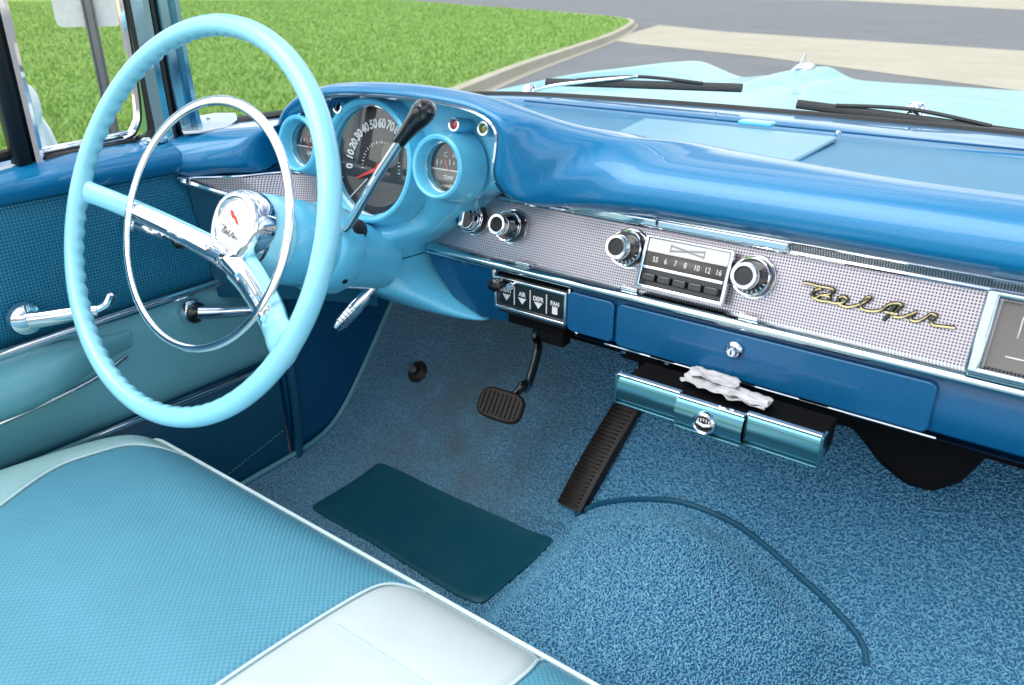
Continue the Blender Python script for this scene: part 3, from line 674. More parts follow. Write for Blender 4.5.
for k in range(16):
    pass
sd=lambda P_,name: mk(name,MB().tube(cr(P_,6),.0025,8),'chrome',hc)
sd([(-.262,.777,.457),(-.256,.776,.43),(-.247,.777,.412),(-.238,.780,.402)],'side_bead')
sd([(-.1425,.777,.457),(-.141,.776,.43),(-.137,.777,.408),(-.130,.779,.399)],'side_bead')
mk('cable_bracket',MB().box((-.20,.80,.392),(.09,.03,.018)).box((-.17,.79,.378),(.035,.02,.014)),'dark',hc,bevel=.002)
# --- knobs on the silver panel
def knob(u,v,r,lab,kind):
    c=at(u,v,y=.806); n=V((0,-.95,.31)).normalized()
    b=mk('control_knob',MB().lathe([(r*1.15,-.006),(r*1.15,.003),(r*1.06,.006),(r*.95,.006)],c,n,32,cap=False),'chrome',CAR,label=lab)
    mk('black_skirt',MB().lathe([(r*1.0,.0),(r*1.0,.006),(r*.92,.018),(r*.60,.0185),(r*.55,.018)],c,n,32),'blackgloss',b)
    mk('skirt_ring',MB().lathe([(r*.95,.0165),(r*.97,.018),(r*.93,.0198),(r*.86,.0195),(r*.85,.018)],c,n,32,cap=False),'chrome',b)
    if kind=='ign':
        mk('knob_cap',MB().lathe([(r*.8,.016),(r*.8,.028),(r*.74,.031),(r*.70,.0295),(0,.0295)],c,n,32),'chrome',b)
        mk('knob_face',MB().lathe([(r*.66,.0294),(r*.66,.0300),(0,.0301)],c,n,32),'blackgloss',b)
        mk('knob_grip',MB().box(c+n*.033,(.0075,.008,r*1.25),Matrix((X,n,n.cross(X)*-1)).transposed()),'chrome',b,bevel=.0015)
    else:
        mk('knob_cap',MB().lathe([(r*.62,.014),(r*.62,.032),(r*.66,.034),(r*.66,.040),(r*.60,.0425),(r*.46,.0425),(r*.42,.039),(0,.038)],c,n,32),'chrome',b)
        mk('knob_centre',MB().lathe([(r*.425,.0378),(r*.425,.0400),(0,.0402)],c,n,24),'black',b)
        if kind=='radio':
            tk=MB(); u_=V((1,0,0)); w_=n.cross(u_)*-1
            for k in range(9):
                a=math.radians(20+k*17.5); q=c+n*.0188+(u_*math.cos(a)+w_*math.sin(a))*r*.75
                B=(u_*math.cos(a)+w_*math.sin(a)); tk.box(q,(.0011,.0030,.0004),Matrix((n.cross(B),B,n)).transposed())
            mk('index_marks',tk,'white',b,smooth=False)
    return b
knob(478,219,.0212,'chrome ignition switch nearest the instrument pod','ign')
knob(515,227,.0212,'chrome lighter knob right of the ignition switch','plain')
knob(632,249,.0225,'chrome radio knob on the left of the radio','radio')
knob(756,277,.0225,'chrome radio knob on the right of the radio','radio')
# --- radio
n_=V((0,-.94,.34)).normalized(); ru=V((0,.34,.94)).normalized(); RM=Matrix((X,n_,ru)).transposed()
# corners from the photograph's frame, plane y=.80
RC=at(687,269.5,y=.793)
def rp(a,b,h): return RC+X*a*.86+ru*b*.86+n_*h
rad=mk('radio',MB().box(rp(0,0,-.002),(.102,.018,.057),RM),'blackgloss',CAR,bevel=.0015,label='radio with a white upper plate and a row of black push buttons')
fm=MB()
for a,b,w,h in ((0,.0335,.106,.003),(0,-.0335,.106,.004),(-.0595,0,.004,.06),(.0595,0,.004,.06)): fm.box(rp(a,b,.009),(w,.006,h),RM)
mk('chrome_frame',fm,'chrome',rad,bevel=.001)
mk('upper_plate',MB().box(rp(0,.0225,.0085),(.097,.004,.0155),RM),'pearl',rad,bevel=.001)
em=MB()
for s_ in (1,-1):
    em.prism([(-.02,.004*s_),(0,.0015*s_),(.02,.004*s_),(.02,.0018*s_),(0,-.0007*s_),(-.02,.0018*s_)],rp(0,.0225,.0106),X,ru,n_,.0006)
em.box(rp(-.0235,.0225,.0108),(.001,.0008,.009),RM).box(rp(.0235,.0225,.0108),(.001,.0008,.009),RM)
mk('wing_emblem',em,'grey',rad,smooth=False)
mk('frequency_scale',MB().box(rp(0,.004,.0078),(.097,.003,.015),RM),'dialgrey',rad)
joined([text(s,rp(a,.004,.0096),X,ru,.0090,None,None,ext=.0002,sx=.8) for s,a in (('55',-.042),('6',-.027),('7',-.013),('8',.001),('10',.017),('12',.032),('16',.047))],'scale_numbers','white',rad)
mk('lower_lip',MB().box(rp(0,-.0075,.0100),(.097,.006,.004),RM),'chrome',rad,bevel=.001)
for i in range(5):
    mk('push_button',MB().box(rp(-.044+i*.022,-.0205,.0105),(.0165,.010,.0095),RM),'blackgloss',rad,bevel=.0018)
# --- script emblem
def stroke(P_,k=1): return cr([V(p) for p in P_],6)
scr=[[(70,72),(115,78),(165,92),(232,104),(246,116),(222,138),(180,142)],
 [(178,108),(150,112),(124,140),(140,160),(180,142),(222,152),(212,176),(170,172),(140,160)],
 [(212,176),(240,184),(285,188),(322,170),(308,150),(278,160),(274,186),(310,206),(360,206),(420,186),(456,158),(440,156),(402,194),(412,222),(470,234),(520,226),(566,196),(612,188),(640,200)],
 [(640,196),(600,238),(592,262),(630,268),(676,256),(718,238),(688,262),(690,284),(730,290),(776,268),(806,248),(832,262),(802,290),(818,312),(870,320),(938,328)],
 [(604,192),(566,244),(534,288)],[(540,236),(575,244),(612,250)]]
scr=[[(790+.1758*a,270+.1758*b) for a,b in q] for q in scr]
e0=None
for layer,(mt,rr,yy) in enumerate((('brownrub',.0020,.7962),('gold',.0012,.7950))):
    mb=MB()
    for s_ in scr:
        p2=cr([V((u,v,0)) for u,v in s_],5); pts=[at(p.x,p.y,y=yy-.0) for p in p2]
        mb.tube(pts,rr,8)
    if layer==0: e0=mk('script_emblem',mb,mt,CAR,label='gold and black script emblem on the silver panel')
    else: mk('gold_face',mb,mt,e0)
# --- clock box at the right
ckm=Matrix((X,n_,ru)).transposed()
def kp_(a,b,h): return V((.372,.795,.508))+X*a+ru*b+n_*h
ck=mk('dash_clock',MB().box(kp_(0,0,0),(.128,.012,.062),ckm),'dialgrey',CAR,bevel=.001,label='rectangular dash clock in a thick chrome frame')
fm=MB()
for a,b,w,h in ((0,.036,.155,.007),(0,-.036,.155,.007),(-.072,0,.012,.078),(.072,0,.012,.078)): fm.box(kp_(a,b,.007),(w,.02,h),ckm)
mk('chrome_frame',fm,'ledge',ck,bevel=.003)
mk('clock_face',MB().box(kp_(.01,-.0,.0067),(.05,.002,.028),ckm),'white',ck)
mk('clock_numbers',MB().box(kp_(-.04,-.018,.0067),(.02,.001,.0012),ckm).box(kp_(-.045,.01,.0067),(.0012,.001,.02),ckm).box(kp_(-.03,-.02,.0067),(.001,.001,.012),ckm),'white',ck)
mk('clock_glass',MB().quadgrid([[kp_(-.064,-.03,.009),kp_(.064,-.03,.009)],[kp_(-.064,.03,.009),kp_(.064,.03,.009)]]),'lens',ck,smooth=False)
# --- left silver panel
lp=MB(); T=cr([(-.690,.606,.553),(-.62,.655,.556),(-.565,.705,.560),(-.46,.735,.560)],8); B=cr([(-.687,.610,.549),(-.60,.665,.520),(-.54,.70,.500),(-.46,.73,.480)],8)
lp.quadgrid([[p.lerp(q,t/10) for p,q in zip(T,B)] for t in range(11)])
lpo=mk('left_perforated_panel',lp,'perf',CAR,label='pointed silver perforated panel at the door end of the dashboard')
mk('panel_edge',MB().tube([p+V((0,-.003,0)) for p in T],.0022,8).tube([p+V((.0,-.004,0)) for p in B],.0045,8),'chrome',lpo)
mk('screw',MB().lathe([(.004,0),(.004,.002),(0,.003)],(-.676,.610,.548),V((.3,-1,.2)),14),'chrome',lpo)
U=[p+V((.0,.004,-.006)) for p in B]; D_=[V((p.x-.01,p.y+.03,.36)) for p in B]
mk('left_lower_face',MB().quadgrid([[p.lerp(q,t/6) for p,q in zip(U,D_)] for t in range(7)]),'vdark',lpo)
# --- steering column and wheel
CW=V((-.4103813,.44063969,.57373879)); WN=V((.04188698,-.91883253,.39241849)).normalized(); WA=V((.99896,.04554,0)).normalized(); WB=WN.cross(WA)*-1; WB=-WB if WB.z<0 else WB
def W(a,b,h=0): return CW+WA*a+WB*b+WN*h
col=mk('steering_column',MB().lathe([(.030,-.10),(.043,-.104),(.050,-.112),(.0525,-.135),(.0530,-.16),(.0520,-.163),(.0520,-.1655),(.0530,-.168),(.0535,-.178),(.0560,-.181),(.0575,-.188),(.0575,-.213),(.0550,-.219),(.048,-.221),(.045,-.26),(.040,-.31)],CW,WN,48),'cyan',CAR,label='thick cyan steering column')
c=W(.047,-.033,-.201); mk('screw_hole',MB().lathe([(.0035,-.002),(.0035,.0015),(0,.0018)],c,(c-W(0,0,-.201)).normalized(),12),'black',col)
RM_=.2055; rt=.0112; rim=MB(); rows=[]; NR=360; NS=20
for i in range(NR):
    a=2*math.pi*i/NR; deg=math.degrees(a)%360
    rows_=[]
    def near(d,w): return abs((deg-d+180)%360-180)<w
    grip=0 if (near(178,5) or near(-25,5) or near(-90,20) and False) else 1
    for k in range(NS):
        b=2*math.pi*k/NS; rr=rt
        # finger scallops on the inner/under side
        inn=max(0,math.cos(b-math.radians(222)))**1.5
        rr-= .0024*grip*inn*(.5+.5*math.cos(a*72))
        rad_=RM_+rr*math.cos(b); rows_.append(W(rad_*math.cos(a),rad_*math.sin(a),rr*math.sin(b)))
    rows.append(rows_)
sw=mk('steering_wheel',MB().quadgrid(rows,cu=True,cv=True),'wheel',CAR,edge=80,label='large pale cyan steering wheel with finger grips')
mk('hub',MB().lathe([(.0,-.058),(.030,-.060),(.036,-.066),(.040,-.080),(.045,-.098),(.030,-.102)],CW,WN,40),'chrome',sw)
mk('hub_shell',MB().lathe([(.020,-.076),(.042,-.080),(.049,-.090),(.051,-.105),(.040,-.110)],CW-WN*.002,WN,40),'wheel',sw)
for pts_,lab in ((((-.004,-.032,-.074),(-.04,-.025,-.070),(-.09,-.014,-.053),(-.135,-.004,-.032),(-.172,.003,-.013),(-.204,.007,0)),'steering wheel spoke towards the door'),
        (((.002,-.034,-.074),(.035,-.047,-.068),(.085,-.065,-.050),(.125,-.077,-.030),(.155,-.086,-.012),(.184,-.094,0)),'steering wheel spoke towards the pedals')):
    Q=[W(*p) for p in pts_]; d2=WN.cross((Q[-1]-Q[0]).normalized())
    Q=cr(Q,6); n=len(Q); wide=1 if pts_[-1][0]<0 else 1.6
    rr=[(.0148-.0026*math.sin(min(1,i/n)*math.pi*.6)+.005*ss(.84,1,i/n))*wide for i in range(n)]
    s_=mk('spoke',MB().tube(Q,rr,16,sq=(1.0,.45),up=d2),'wheel',sw,label=lab)
    Q2=[W(p[0],p[1]+.001,p[2]+.0125*(1-.35*k/3)) for k,p in enumerate(pts_[:4])]; Q2=cr(Q2,8); n=len(Q2)
    mk('spoke_cover',MB().tube(Q2,[.0150-.0050*i/n for i in range(n)],14,sq=(1.0,.45),up=d2),'chrome',s_)
    mk('cover_ridge',MB().tube([p+WN*.0055 for p in Q2],[.0050-.0015*i/n for i in range(n)],8),'chrome',s_)
hr=[W(.1335*math.cos(a),.1335*math.sin(a),-.019) for a in np.linspace(0,2*math.pi,140,endpoint=False)]
rows=[]
for i,a in enumerate(np.linspace(0,2*math.pi,140,endpoint=False)):
    wv=1+.35*math.sin(a)**2*(1 if math.sin(a)>0 else .3)
    rows.append([W((.1335+.0058*wv*math.cos(b))*math.cos(a),(.1335+.0042*wv*math.cos(b))*math.sin(a),-.019+.0028*math.sin(b)) for b in np.linspace(0,2*math.pi,12,endpoint=False)])
mk('horn_ring',MB().quadgrid(rows,cu=True,cv=True),'chrome',sw,edge=80)
# horn button: round top, flat foot, turned with the wheel
ta=math.radians(-14); HA=WA*math.cos(ta)+WB*math.sin(ta); HB=-WA*math.sin(ta)+WB*math.cos(ta)
def shield(k):
    o=[(.0285*k*math.cos(a),.004*k+.027*k*math.sin(a)) for a in np.linspace(0,math.pi,22)]
    return o+[(-.0275*k,-.006*k),(-.0215*k,-.022*k),(-.014*k,-.0275*k),(.014*k,-.0275*k),(.0215*k,-.022*k),(.0275*k,-.006*k)]
bz=MB(); HC=CW-WN*.062+HB*.005
def lay(k,h): return [HC+HA*x+HB*y+WN*h for x,y in shield(k)]
bz.quadgrid([lay(1.42,-.02),lay(1.40,-.004),lay(1.30,.004),lay(1.15,.007),lay(1.02,.006),lay(.97,.002)],cu=True)
mk('button_bezel',bz,'chrome',sw,edge=60)
hb=MB().quadgrid([lay(.985,.002),lay(.9,.0038),lay(.6,.0055),lay(.25,.0062),lay(.02,.0064)],cu=True)
hbo=mk('horn_button',hb,'pearl',sw,edge=60)
def hq(x,y,h=.0066): return HC+HA*x+HB*y+WN*h
mk('red_emblem',MB().prism([(-.010,.0155),(-.006,.0160),(-.001,.0125),(.002,.0125),(.0105,.0060),(.0070,.0058),(.002,.0095),(-.002,.0090)],hq(0,0,.006),HA,HB,WN,.0012),'red',sw,smooth=False)
sc2=[[(-.0150,-.004),(-.008,-.003),(-.011,-.010)],[(-.0105,-.005),(-.005,-.004),(-.0105,-.0075),(-.005,-.0085),(-.009,-.011),(-.0135,-.0105)],[(-.009,-.011),(-.003,-.009),(-.0045,-.0065),(-.0058,-.0095),(-.002,-.0105),(.0015,-.0045),(.0,-.0105),(.003,-.011),(.0075,-.0045),(.0085,-.011)],[(.005,-.0085),(.0095,-.009),(.011,-.007),(.011,-.0105),(.0135,-.0075),(.0145,-.0095),(.017,-.0085)]]
mb=MB()
for s_ in sc2: mb.tube(cr([hq(x,y,.0068) for x,y in s_],4),.00045,6)
mk('button_script',mb,'grey',sw)
mk('foot_cover',MB().quadgrid([[HC+HA*x+HB*y+WN*h for x,y,h in ((-.026,-.030,.004),(-.012,-.036,.009),(.012,-.036,.009),(.026,-.030,.004))],[HC+HA*x+HB*y+WN*h for x,y,h in ((-.028,-.042,-.006),(-.012,-.052,.001),(.012,-.052,.001),(.028,-.042,-.006))]]),'chrome',sw,solid=.002,sub=2)
# --- gear lever
g0=at(343,230,y=.615); g1=at(411,124,y=.63); g2=at(432,100,y=.63)
ax=(g1-g0); gP=cr([W(.035,.03,-.205),g0,g0.lerp(g1,.12)+V((0,0,-.004)),g0.lerp(g1,.5),g1],6)
gl=mk('gear_lever',MB().tube(gP,[.0055]*len(gP),12),'chrome',CAR,label='chrome column gear lever with a black knob')
dk=(g2-g1).normalized(); ka=at(399,142,y=.63)
dk=(at(425,110,y=.63)-ka); L=dk.length; dk.normalize()
mk('knob',MB().lathe([(.0062,-.002),(.0078,.0),(.0085,L*.3),(.0108,L*.62),(.0128,L*.85),(.0128,L*1.0),(.0098,L*1.13),(.0045,L*1.18),(0,L*1.19)],ka,dk,20),'blackgloss',gl)
mk('lever_boot',MB().lathe([(.014,-.01),(.014,.006),(.010,.016),(.007,.02)],W(.035,.032,-.212),(g0-W(.035,.032,-.212)).normalized(),20),'black',gl)
# --- brake release handle under the column
h0=at(368,294,y=.70); h1=at(337,328,y=.66); dh=(h1-h0).normalized(); L=(h1-h0).length
ph=mk('parking_brake_handle',MB().lathe([(.006,-.06),(.006,0),(.009,.004),(.0105,L*.4),(.0095,L*.85),(.006,L*1.02),(0,L*1.04)],h0,dh,18,sx=.6),'chrome',CAR,label='ribbed chrome handle hanging under the steering column')
rb=MB()
for k in range(6): rb.lathe([(.0095,-.0008),(.0118,0),(.0095,.0008)],h0+dh*L*(.4+.09*k),dh,14,sx=.6,cap=False)
mk('handle_ribs',rb,'chrome',ph)
# --- pedals
pb=V((-.277,.815,.228)); pn_=V((.05,-.80,.60)).normalized(); pa=V((1,.06,0)).normalized(); pv=pn_.cross(pa)*-1; pv=pv if pv.z>0 else -pv
po=[]
for k in range(40):
    a=2*math.pi*k/40; c_,s_=math.cos(a),math.sin(a); po.append((.038*math.copysign(abs(c_)**.55,c_),.024*math.copysign(abs(s_)**.6,s_)*(1-.10*c_*0)))
bp=mk('brake_pedal',MB().prism(po,pb,pa,pv,pn_,.014),'brownrub',CAR,bevel=.004,label='black rubber brake pedal hanging from the dash')
rb=MB()
for k in range(9): 
    x=-.030+k*.0075; hh=.019 if abs(x)<.027 else .015; rb.box(pb+pa*x+pn_*.0155,(.004,hh*1.8,.003),Matrix((pa,pv,pn_)).transposed())
mk('pad_ribs',rb,'brownrub',bp,bevel=.001)
pr=cr([pb-pn_*.004+pv*.0,pb+V((.02,.022,.03)),at(528,385,y=.86),at(538,350,y=.88),at(539,325,y=.89),(-.215,.90,.46)],6)
mk('pedal_arm',MB().tube(pr,.010,12,sq=(.55,1),up=(1,0,0)),'blackgloss',bp)
aL=onto(569,519,floor_z); a0=onto(557,508,floor_z)+Z*.012; a1=onto(580,519,floor_z)+Z*.012
atl=at(620,392,y=.962); atr=at(645,400,y=.962)
ab=MB(); rows=[]
for i in range(25):
    t=i/24; l=a0.lerp(atl,t); r=a1.lerp(atr,t); bow=math.sin(t*math.pi)*.005
    nn=(r-l).cross(atl-a0).normalized(); nn=nn if nn.z>0 else -nn
    rows.append([l-nn*.01,l+nn*bow,l.lerp(r,.15)+nn*(bow+.004),l.lerp(r,.5)+nn*(bow+.004),l.lerp(r,.85)+nn*(bow+.004),r+nn*bow,r-nn*.01])
ac=mk('accelerator_pedal',MB().quadgrid(rows),'brownrub',CAR,label='long brown black ribbed accelerator pedal beside the tunnel')
rb=MB()
for i in range(1,30):
    t=i/30; l=a0.lerp(atl,t); r=a1.lerp(atr,t); bow=math.sin(t*math.pi)*.005+.005; nn=(r-l).cross(atl-a0).normalized(); nn=nn if nn.z>0 else -nn
    rb.tube([l.lerp(r,.12)+nn*bow,l.lerp(r,.88)+nn*bow],.0016,6)
mk('pedal_ribs',rb,'brownrub',ac)
ds=onto(418,372,floor_z); dn=V((0,-.75,.66)).normalized()
dm=mk('dimmer_switch',MB().lathe([(.021,-.004),(.021,.002),(.017,.007),(.009,.009),(.009,.016),(.006,.019),(0,.0195)],ds,dn,28),'brownrub',CAR,label='round foot dimmer switch on the toe board')
mk('switch_cap',MB().lathe([(.0075,.0185),(.006,.0215),(0,.022)],ds,dn,20),'grey',dm)
# --- heater box under the dash on the passenger side, duct and wiring
hbx=[at(u,v,y=.87) for u,v in ((700,400),(790,420),(850,430),(880,468),(905,488),(932,495),(960,486),(985,462),(1010,452),(1060,470),(1060,420),(900,380))]
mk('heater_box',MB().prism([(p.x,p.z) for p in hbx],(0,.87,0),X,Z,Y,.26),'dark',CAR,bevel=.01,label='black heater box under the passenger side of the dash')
mk('under_shade_cover',MB().box((.12,.90,.37),(1.0,.12,.03)).box((-.03,.83,.385),(.10,.06,.03)),'dark',CAR,bevel=.005)  # dark cover, extended to stand in for the shade under the dash
pc=at(655,372,y=.82); mk('vent_pull',MB().lathe([(.022,0),(.022,.02),(.018,.024),(0,.025)],pc+Z*.012,-Z,24),'black',CAR)
hs=MB()
for k in range(3): hs.tube(cr([(.10+.05*k,.88,.37),(.14+.04*k,.90,.335-.01*k),(.20+.03*k,.93,.33),(.24+.02*k,.99,.36)],6),.007-.0015*k,10)
mk('hoses',hs,'black',CAR)
# --- bench seat
def xb(k,y):   # seam lines of the seat cover; they sweep round near the front edge
    f=ss(.37,.447,y)
    return (-.668,-.50-.057*ss(.18,.33,y)+.035*f*f,-.118+.022*f**4,.062-.012*f**3,.58,.668)[k]
def seat_z(x,y,val=1):
    d=.445-y; e=1-math.exp(-max(0,d)/.028) if d>0 else 0
    z_=.238+.036*e+.018*ss(0,.25,d)
    z_-=.055*ss(-.57,-.675,x)**1.3
    for k in (1,2,3):
        z_-=.0045*val*math.exp(-((x-xb(k,y))/.006)**2)
    z_-=.0012*math.exp(-((y-.335)/.0022)**2)*(ss(-.115,-.10,x)*ss(.06,.045,x))
    return z_
def sy(x,y): return y-ss(-.60,-.675,x)**2*.07
def seatpart(name,k,mat,par,lab=None,n=60):
    rows=[]
    for i in range(75):
        t=i/74; y=.4449-(t**1.8)*.60; x0,x1=xb(k,y),xb(k+1,y)
        rows.append([V((x,sy(x,y),seat_z(x,y))) for x in np.linspace(x0,x1,n)])
    fr=rows[0]; pre=[[p+V((0,.004,-.010)) for p in fr],[p+V((0,.002,-.045)) for p in fr],[p+V((0,-.02,-.18)) for p in fr]]
    return mk(name,MB().quadgrid(pre[::-1]+rows),mat,par,label=lab)
seat=seatpart('bench_seat',0,'vmint',CAR,'front bench seat in blue cloth with white and mint vinyl')
seatpart('driver_cloth_insert',1,'seatfab',seat,'blue woven cloth seat insert behind the steering wheel',140)
seatpart('centre_vinyl_panel',2,'vwhite',seat,'white vinyl panel in the middle of the bench seat')
seatpart('passenger_cloth_insert',3,'seatfab',seat,None,120)
seatpart('passenger_bolster',4,'vmint',seat,None)
mk('seat_side',MB().quadgrid([[V((-.668,sy(-.668,y),seat_z(-.668,y))) for y in np.linspace(.4449,-.155,30)],[V((-.672,sy(-.668,y)-.005,seat_z(-.668,y)-.03)) for y in np.linspace(.4449,-.155,30)],[V((-.665,sy(-.668,y)-.01,.06)) for y in np.linspace(.4449,-.155,30)]]),'vmint',seat)
pf=[V((x,sy(x,.4475),seat_z(x,.445,0)+.001)) for x in np.linspace(-.668,.66,90)]
mk('front_piping',MB().tube(pf,.0024,8),'vinyl_seam',seat)
sm=MB()
for k in range(36):
    x=-.098+k*.0042; sm.tube([(x,.335,seat_z(x,.335)+.0004),(x+.0026,.335,seat_z(x+.0026,.335)+.0004)],.0006,5)
mk('stitching',sm,'vmint',seat)
for k in (1,2,3):
    mk('seam_piping',MB().tube([V((xb(k,y),sy(xb(k,y),y),seat_z(xb(k,y),y)+.0025)) for y in (.4449-(t**1.8)*.60 for t in np.linspace(0,1,90))],.0015,6),'vinyl_seam',seat)
# --- bonnet and wings
def bonnet_z(x,y):
    t=(y-1.4)/1.15; ax=abs(x)
    z_=.592-.045*t
    ws_=math.exp(-((ax-.38)/.060)**2); z_+=.034*ws_*ss(1.6,2.35,y)
    z_-= .012*math.exp(-(ax/.2)**2)*ss(1.5,2.2,y)*0
    val=math.exp(-((ax-.63)/.06)**2); z_-=.012*val*ss(1.4,2.2,y)
    wing=math.exp(-((ax-.82)/.10)**2); z_+=.016*wing*ss(1.3,2.0,y)+.010*wing*ss(2.0,2.5,y)
    z_-=.16*ss(.86,1.0,ax)**1.6+.024*ss(.62,.8,ax)*(1-ss(1.4,2.1,y))
    z_-=.5*ss(2.52+.06*wing,2.95,y)**1.5
    return z_
rows=[[(x,y,bonnet_z(x,y)) for x in np.linspace(-.98,.98,150)] for y in np.linspace(1.37,2.9,90)]
bn=mk('bonnet',MB().quadgrid(rows),'cyan_body',CAR,label='pale cyan bonnet and wings beyond the windshield')
mk('front_wing',MB().quadgrid([[(-1.0+.0*y,y,.40) for y in np.linspace(.9,1.37,8)],[(-.95,y,.51) for y in np.linspace(.9,1.37,8)],[(-.86,y,.560) for y in np.linspace(.9,1.37,8)],[(-.77,y,.580) for y in np.linspace(.9,1.37,8)]]),'cyan_body',bn)
mk('cowl',MB().quadgrid([[(x,gy(max(-.74,min(.74,x)))+.006,.596) for x in np.linspace(-.9,.9,50)],[(x,1.38,.5915-.024*ss(.62,.8,abs(x))) for x in np.linspace(-.9,.9,50)]]),'cyan_body',bn)
for sg_ in (-1,1):
    P0=V((sg_*.38,2.33,bonnet_z(sg_*.38,2.33)-.003))
    oo=mk('hood_ornament',MB().lathe([(.0,-.09),(.010,-.06),(.016,-.02),(.018,.03),(.014,.08),(0,.10)],P0,Y,20,sx=1),'chrome',bn)
    mk('ornament_fin',MB().prism([(-.03,.008),(.04,.008),(.022,.042),(.012,.044)],P0+V((-.003,0,0)),Y,Z,X,.006),'chrome',oo,bevel=.002)
# --- wipers
def wiper(pa_,pb_,pv_,lab):
    pa_,pb_,pv_=V(pa_),V(pb_),V(pv_); m=pa_.lerp(pb_,.5); d=(pb_-pa_).normalized()
    w=mk('wiper',MB().tube(cr([pa_,m+V((0,.004,.0)),pb_],8),.0062,8,sq=(1.2,.55),up=(0,.3,1)),'black',CAR,label=lab)
    mk('blade_bridge',MB().tube(cr([pa_.lerp(pb_,.18)+Z*.006,m+Z*.014+V((0,.006,0)),pa_.lerp(pb_,.82)+Z*.006],8),.0030,8),'black',w)
    mk('wiper_arm',MB().tube(cr([pv_,pv_.lerp(m,.3)+Z*.010,m+Z*.014+V((0,.006,0))],8),.0035,8),'chrome',w)
    mk('pivot',MB().lathe([(.018,-.012),(.016,.006),(.010,.014),(0,.016)],pv_,Z,20),'chrome',w)
wiper(at(546,82,y=1.375),at(742,88,y=1.372),(-.62,1.36,.603),'left black wiper lying along the base of the windshield')
wiper(at(797,104,y=1.378),at(1040,137,y=1.362),at(915,112,y=1.40),'right black wiper partly hidden behind the windshield seal')
# --- outside mirror
mp=at(36,120,x=-.93); mz=mp.z
mo=mk('side_mirror',MB().lathe([(.0,-.012),(.03,-.008),(.038,.004),(.036,.016),(.0,.017)],at(27,104,x=-.93)+V((0,.0,-.004)),V((.2,-1,.05)),28,sx=.62),'mirrorpaint',CAR,label='white outside mirror on the driver door')
mt=at(29,108,x=-.93); mb_=at(44,150,x=-.93)
mk('mirror_stem',MB().tube(cr([mt,mt.lerp(mb_,.5)+V((0,.004,0)),mb_],5),[.008,.009,.010,.011,.012,.014,.016,.018,.02,.022,.024],12),'mirrorpaint',mo)
# ------------------------------------------------------------------ tissue dispenser and tissue
q0=at(615,377,y=.700); q1=at(820,441,y=.700); bl=at(614,402,y=.704); brr=at(816,474,y=.704)
td=empty('tissue_dispenser',((q0.x+q1.x)/2,.74,.365),'teal and chrome tissue dispenser hanging under the dash below the glovebox','tissue dispenser')
x0,x1=q0.x,q1.x; zt_=(q0.z+q1.z)/2; zb_=zt_-.034
def front(xa,xb,y,bul,name,lab=None,mat='tealface',zt=None,zb=None,rr=.006):
    zt=zt or zt_; zb=zb or zb_; R=[]; prof=[(y+.008,zt),(y+.003,zt-.001),(y,zt-.005)]+[(y-bul*math.sin(t*math.pi),zt-.005+(zb+.005-zt+.005)*t) for t in (.2,.4,.6,.8)]+[(y,zb+.005),(y+.003,zb+.001),(y+.01,zb),(y+.055,zb+.002)]
    pr=cr([V((a,b,0)) for a,b in prof],3)
    return mk(name,MB().quadgrid([[(xa,p.x,p.y),((xa+xb)/2,p.x,p.y),(xb,p.x,p.y)] for p in pr]),mat,td,label=lab)
t=NT('teal_chrome_face'); t.set(Base_Color=(.07,.25,.31),Metallic=.8,Roughness=.18,Coat_Weight=1); t.bump(t.noise(20,2),.0004,.5); M['tealface']=t.m
w=x1-x0
mk('casing',MB().box(((x0+x1)/2,.740,zt_-.020),(w-.004,.060,.026)),'dark',td,bevel=.002)
front(x0,x0+w*.335,.7065,.002,'side_face'); front(x0+w*.335,x0+w*.665,.699,.003,'middle_face'); front(x0+w*.665,x1,.7065,.002,'side_face')
lipm=MB(); lipb=MB()
for xa,xb,yy in ((x0,x0+w*.335,.7065),(x0+w*.335,x0+w*.665,.699),(x0+w*.665,x1,.7065)):
    lipm.box(((xa+xb)/2,yy+.003,zt_+.0015),((xb-xa),.007,.0016)); lipb.box(((xa+xb)/2,yy+.003,zb_-.0005),((xb-xa),.008,.002))
lipb.box((x1+.001,.712,zt_-.017),(.003,.016,.037)).box((x0-.001,.712,zt_-.017),(.003,.016,.037))
mk('lower_edge',lipb,'tealface',td,bevel=.0006)
mk('chrome_trim',lipm,'chrome',td,bevel=.001)
ec=V(((x0+x1)/2-.002,.6945,(zt_+zb_)/2-.001))
eo=mk('round_emblem',MB().lathe([(.0125,-.004),(.0125,.002),(.011,.004),(.0095,.003),(.0093,.001)],ec,-Y,32,cap=False),'chrome',td)
mk('emblem_face',MB().lathe([(.0095,0),(.0095,.0015),(0,.0016)],ec,-Y,24),'blackgloss',eo)
em=MB().prism([(-.008,.002),(0,-.0005),(.008,.002),(.008,-.001),(0,-.004),(-.008,-.001)],ec-Y*.0017,X,Z,-Y,.0008)
for k in (-2,-1,0,1,2): em.box(ec+V((k*.003,-.0022,.0048-abs(k)*.0006)),(.0012,.0008,.003))
mk('emblem_mark',em,'white',eo,smooth=False)
# hangers
mk('bracket',MB().box((x0+.02,.79,zt_+.004),(.03,.03,.012)).box((x1-.03,.79,zt_+.004),(.03,.03,.012)),'dark',td)
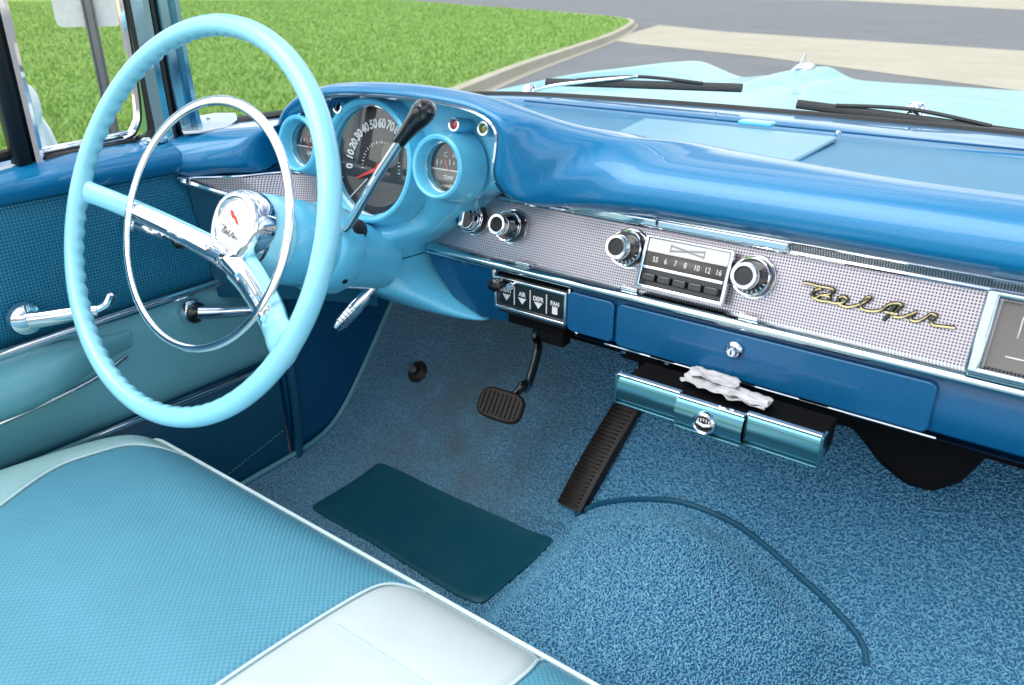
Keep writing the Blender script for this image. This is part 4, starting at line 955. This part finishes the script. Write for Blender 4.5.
# tissue
from mathutils import noise as mn
ta_=at(684,376,y=.745); tb_=at(770,404,y=.735); tm_=MB()
for q,(dy,dz,sc_,t0,t1) in enumerate(((0,0,1,0,1),(.012,.006,.8,.03,.6),(-.006,.004,.55,.45,1.0))):
    tr=[]
    for i in range(70):
        t=t0+(t1-t0)*i/69; c=ta_.lerp(tb_,t); wd_=.017*sc_*(.55+.45*math.sin(min(1,t*2.2+.2)*math.pi*.6))*(1+.35*mn.noise(V((t*9,q*3,0))))
        row=[]
        for j in range(26):
            s_=j/25-.5; p=V((t*7+q*5,s_*2.2,q)); f=mn.noise(p)*.0035+mn.noise(p*1.7)*.0015
            row.append(V((c.x+.003*mn.noise(p*1.6+V((9,0,0))),c.y+dy+s_*wd_*1.8+.002*mn.noise(p*1.6),max(zt_+.002,zt_+.004+dz*.6+f))))
        tr.append(row)
    tm_.quadgrid(tr)
tis=mk('tissue',tm_,'paper',None,edge=180,solid=.0005); tis['label']='crumpled white paper tissue lying on the dispenser under the dash'; tis['category']='tissue'
# ------------------------------------------------------------------ light
w=bpy.data.worlds.new('World'); S.world=w; w.use_nodes=True; nt=w.node_tree; bg=nt.nodes['Background']
sky=nt.nodes.new('ShaderNodeTexSky'); sky.sky_type='NISHITA'; sky.sun_disc=False
SE,SA=math.radians(52),math.radians(205)     # sun elevation, azimuth (from +y clockwise)
sky.sun_elevation=SE; sky.sun_rotation=SA
tc=nt.nodes.new('ShaderNodeTexCoord'); no=nt.nodes.new('ShaderNodeTexNoise'); no.inputs['Scale'].default_value=2.2; no.inputs['Detail'].default_value=6
mpn=nt.nodes.new('ShaderNodeMapping'); mpn.inputs['Scale'].default_value=(1,1,2.2); nt.links.new(tc.outputs['Generated'],mpn.inputs[0]); nt.links.new(mpn.outputs[0],no.inputs['Vector'])
mr=nt.nodes.new('ShaderNodeMapRange'); mr.inputs[1].default_value=.40; mr.inputs[2].default_value=.60; nt.links.new(no.outputs['Fac'],mr.inputs[0])
mx=nt.nodes.new('ShaderNodeMix'); mx.data_type='RGBA'; mx.inputs[7].default_value=(9.9,9.9,9.9,1); nt.links.new(mr.outputs[0],mx.inputs[0]); nt.links.new(sky.outputs[0],mx.inputs[6])
nt.links.new(mx.outputs[2],bg.inputs[0]); bg.inputs[1].default_value=.13
sl=bpy.data.lights.new('sun','SUN'); sl.energy=1.5; sl.angle=math.radians(55); sl.color=(1,.96,.9); so=bpy.data.objects.new('sun',sl); COL.objects.link(so)
sd_=V((math.sin(SA)*math.cos(SE),math.cos(SA)*math.cos(SE),math.sin(SE))); so.rotation_euler=sd_.to_track_quat('Z','Y').to_euler(); so.location=(0,-2,5)
S.render.engine='CYCLES'; S.view_settings.view_transform='Standard'; S.view_settings.look='None'; S.view_settings.exposure=.64; S.view_settings.gamma=1
S.render.resolution_x=1024; S.render.resolution_y=685
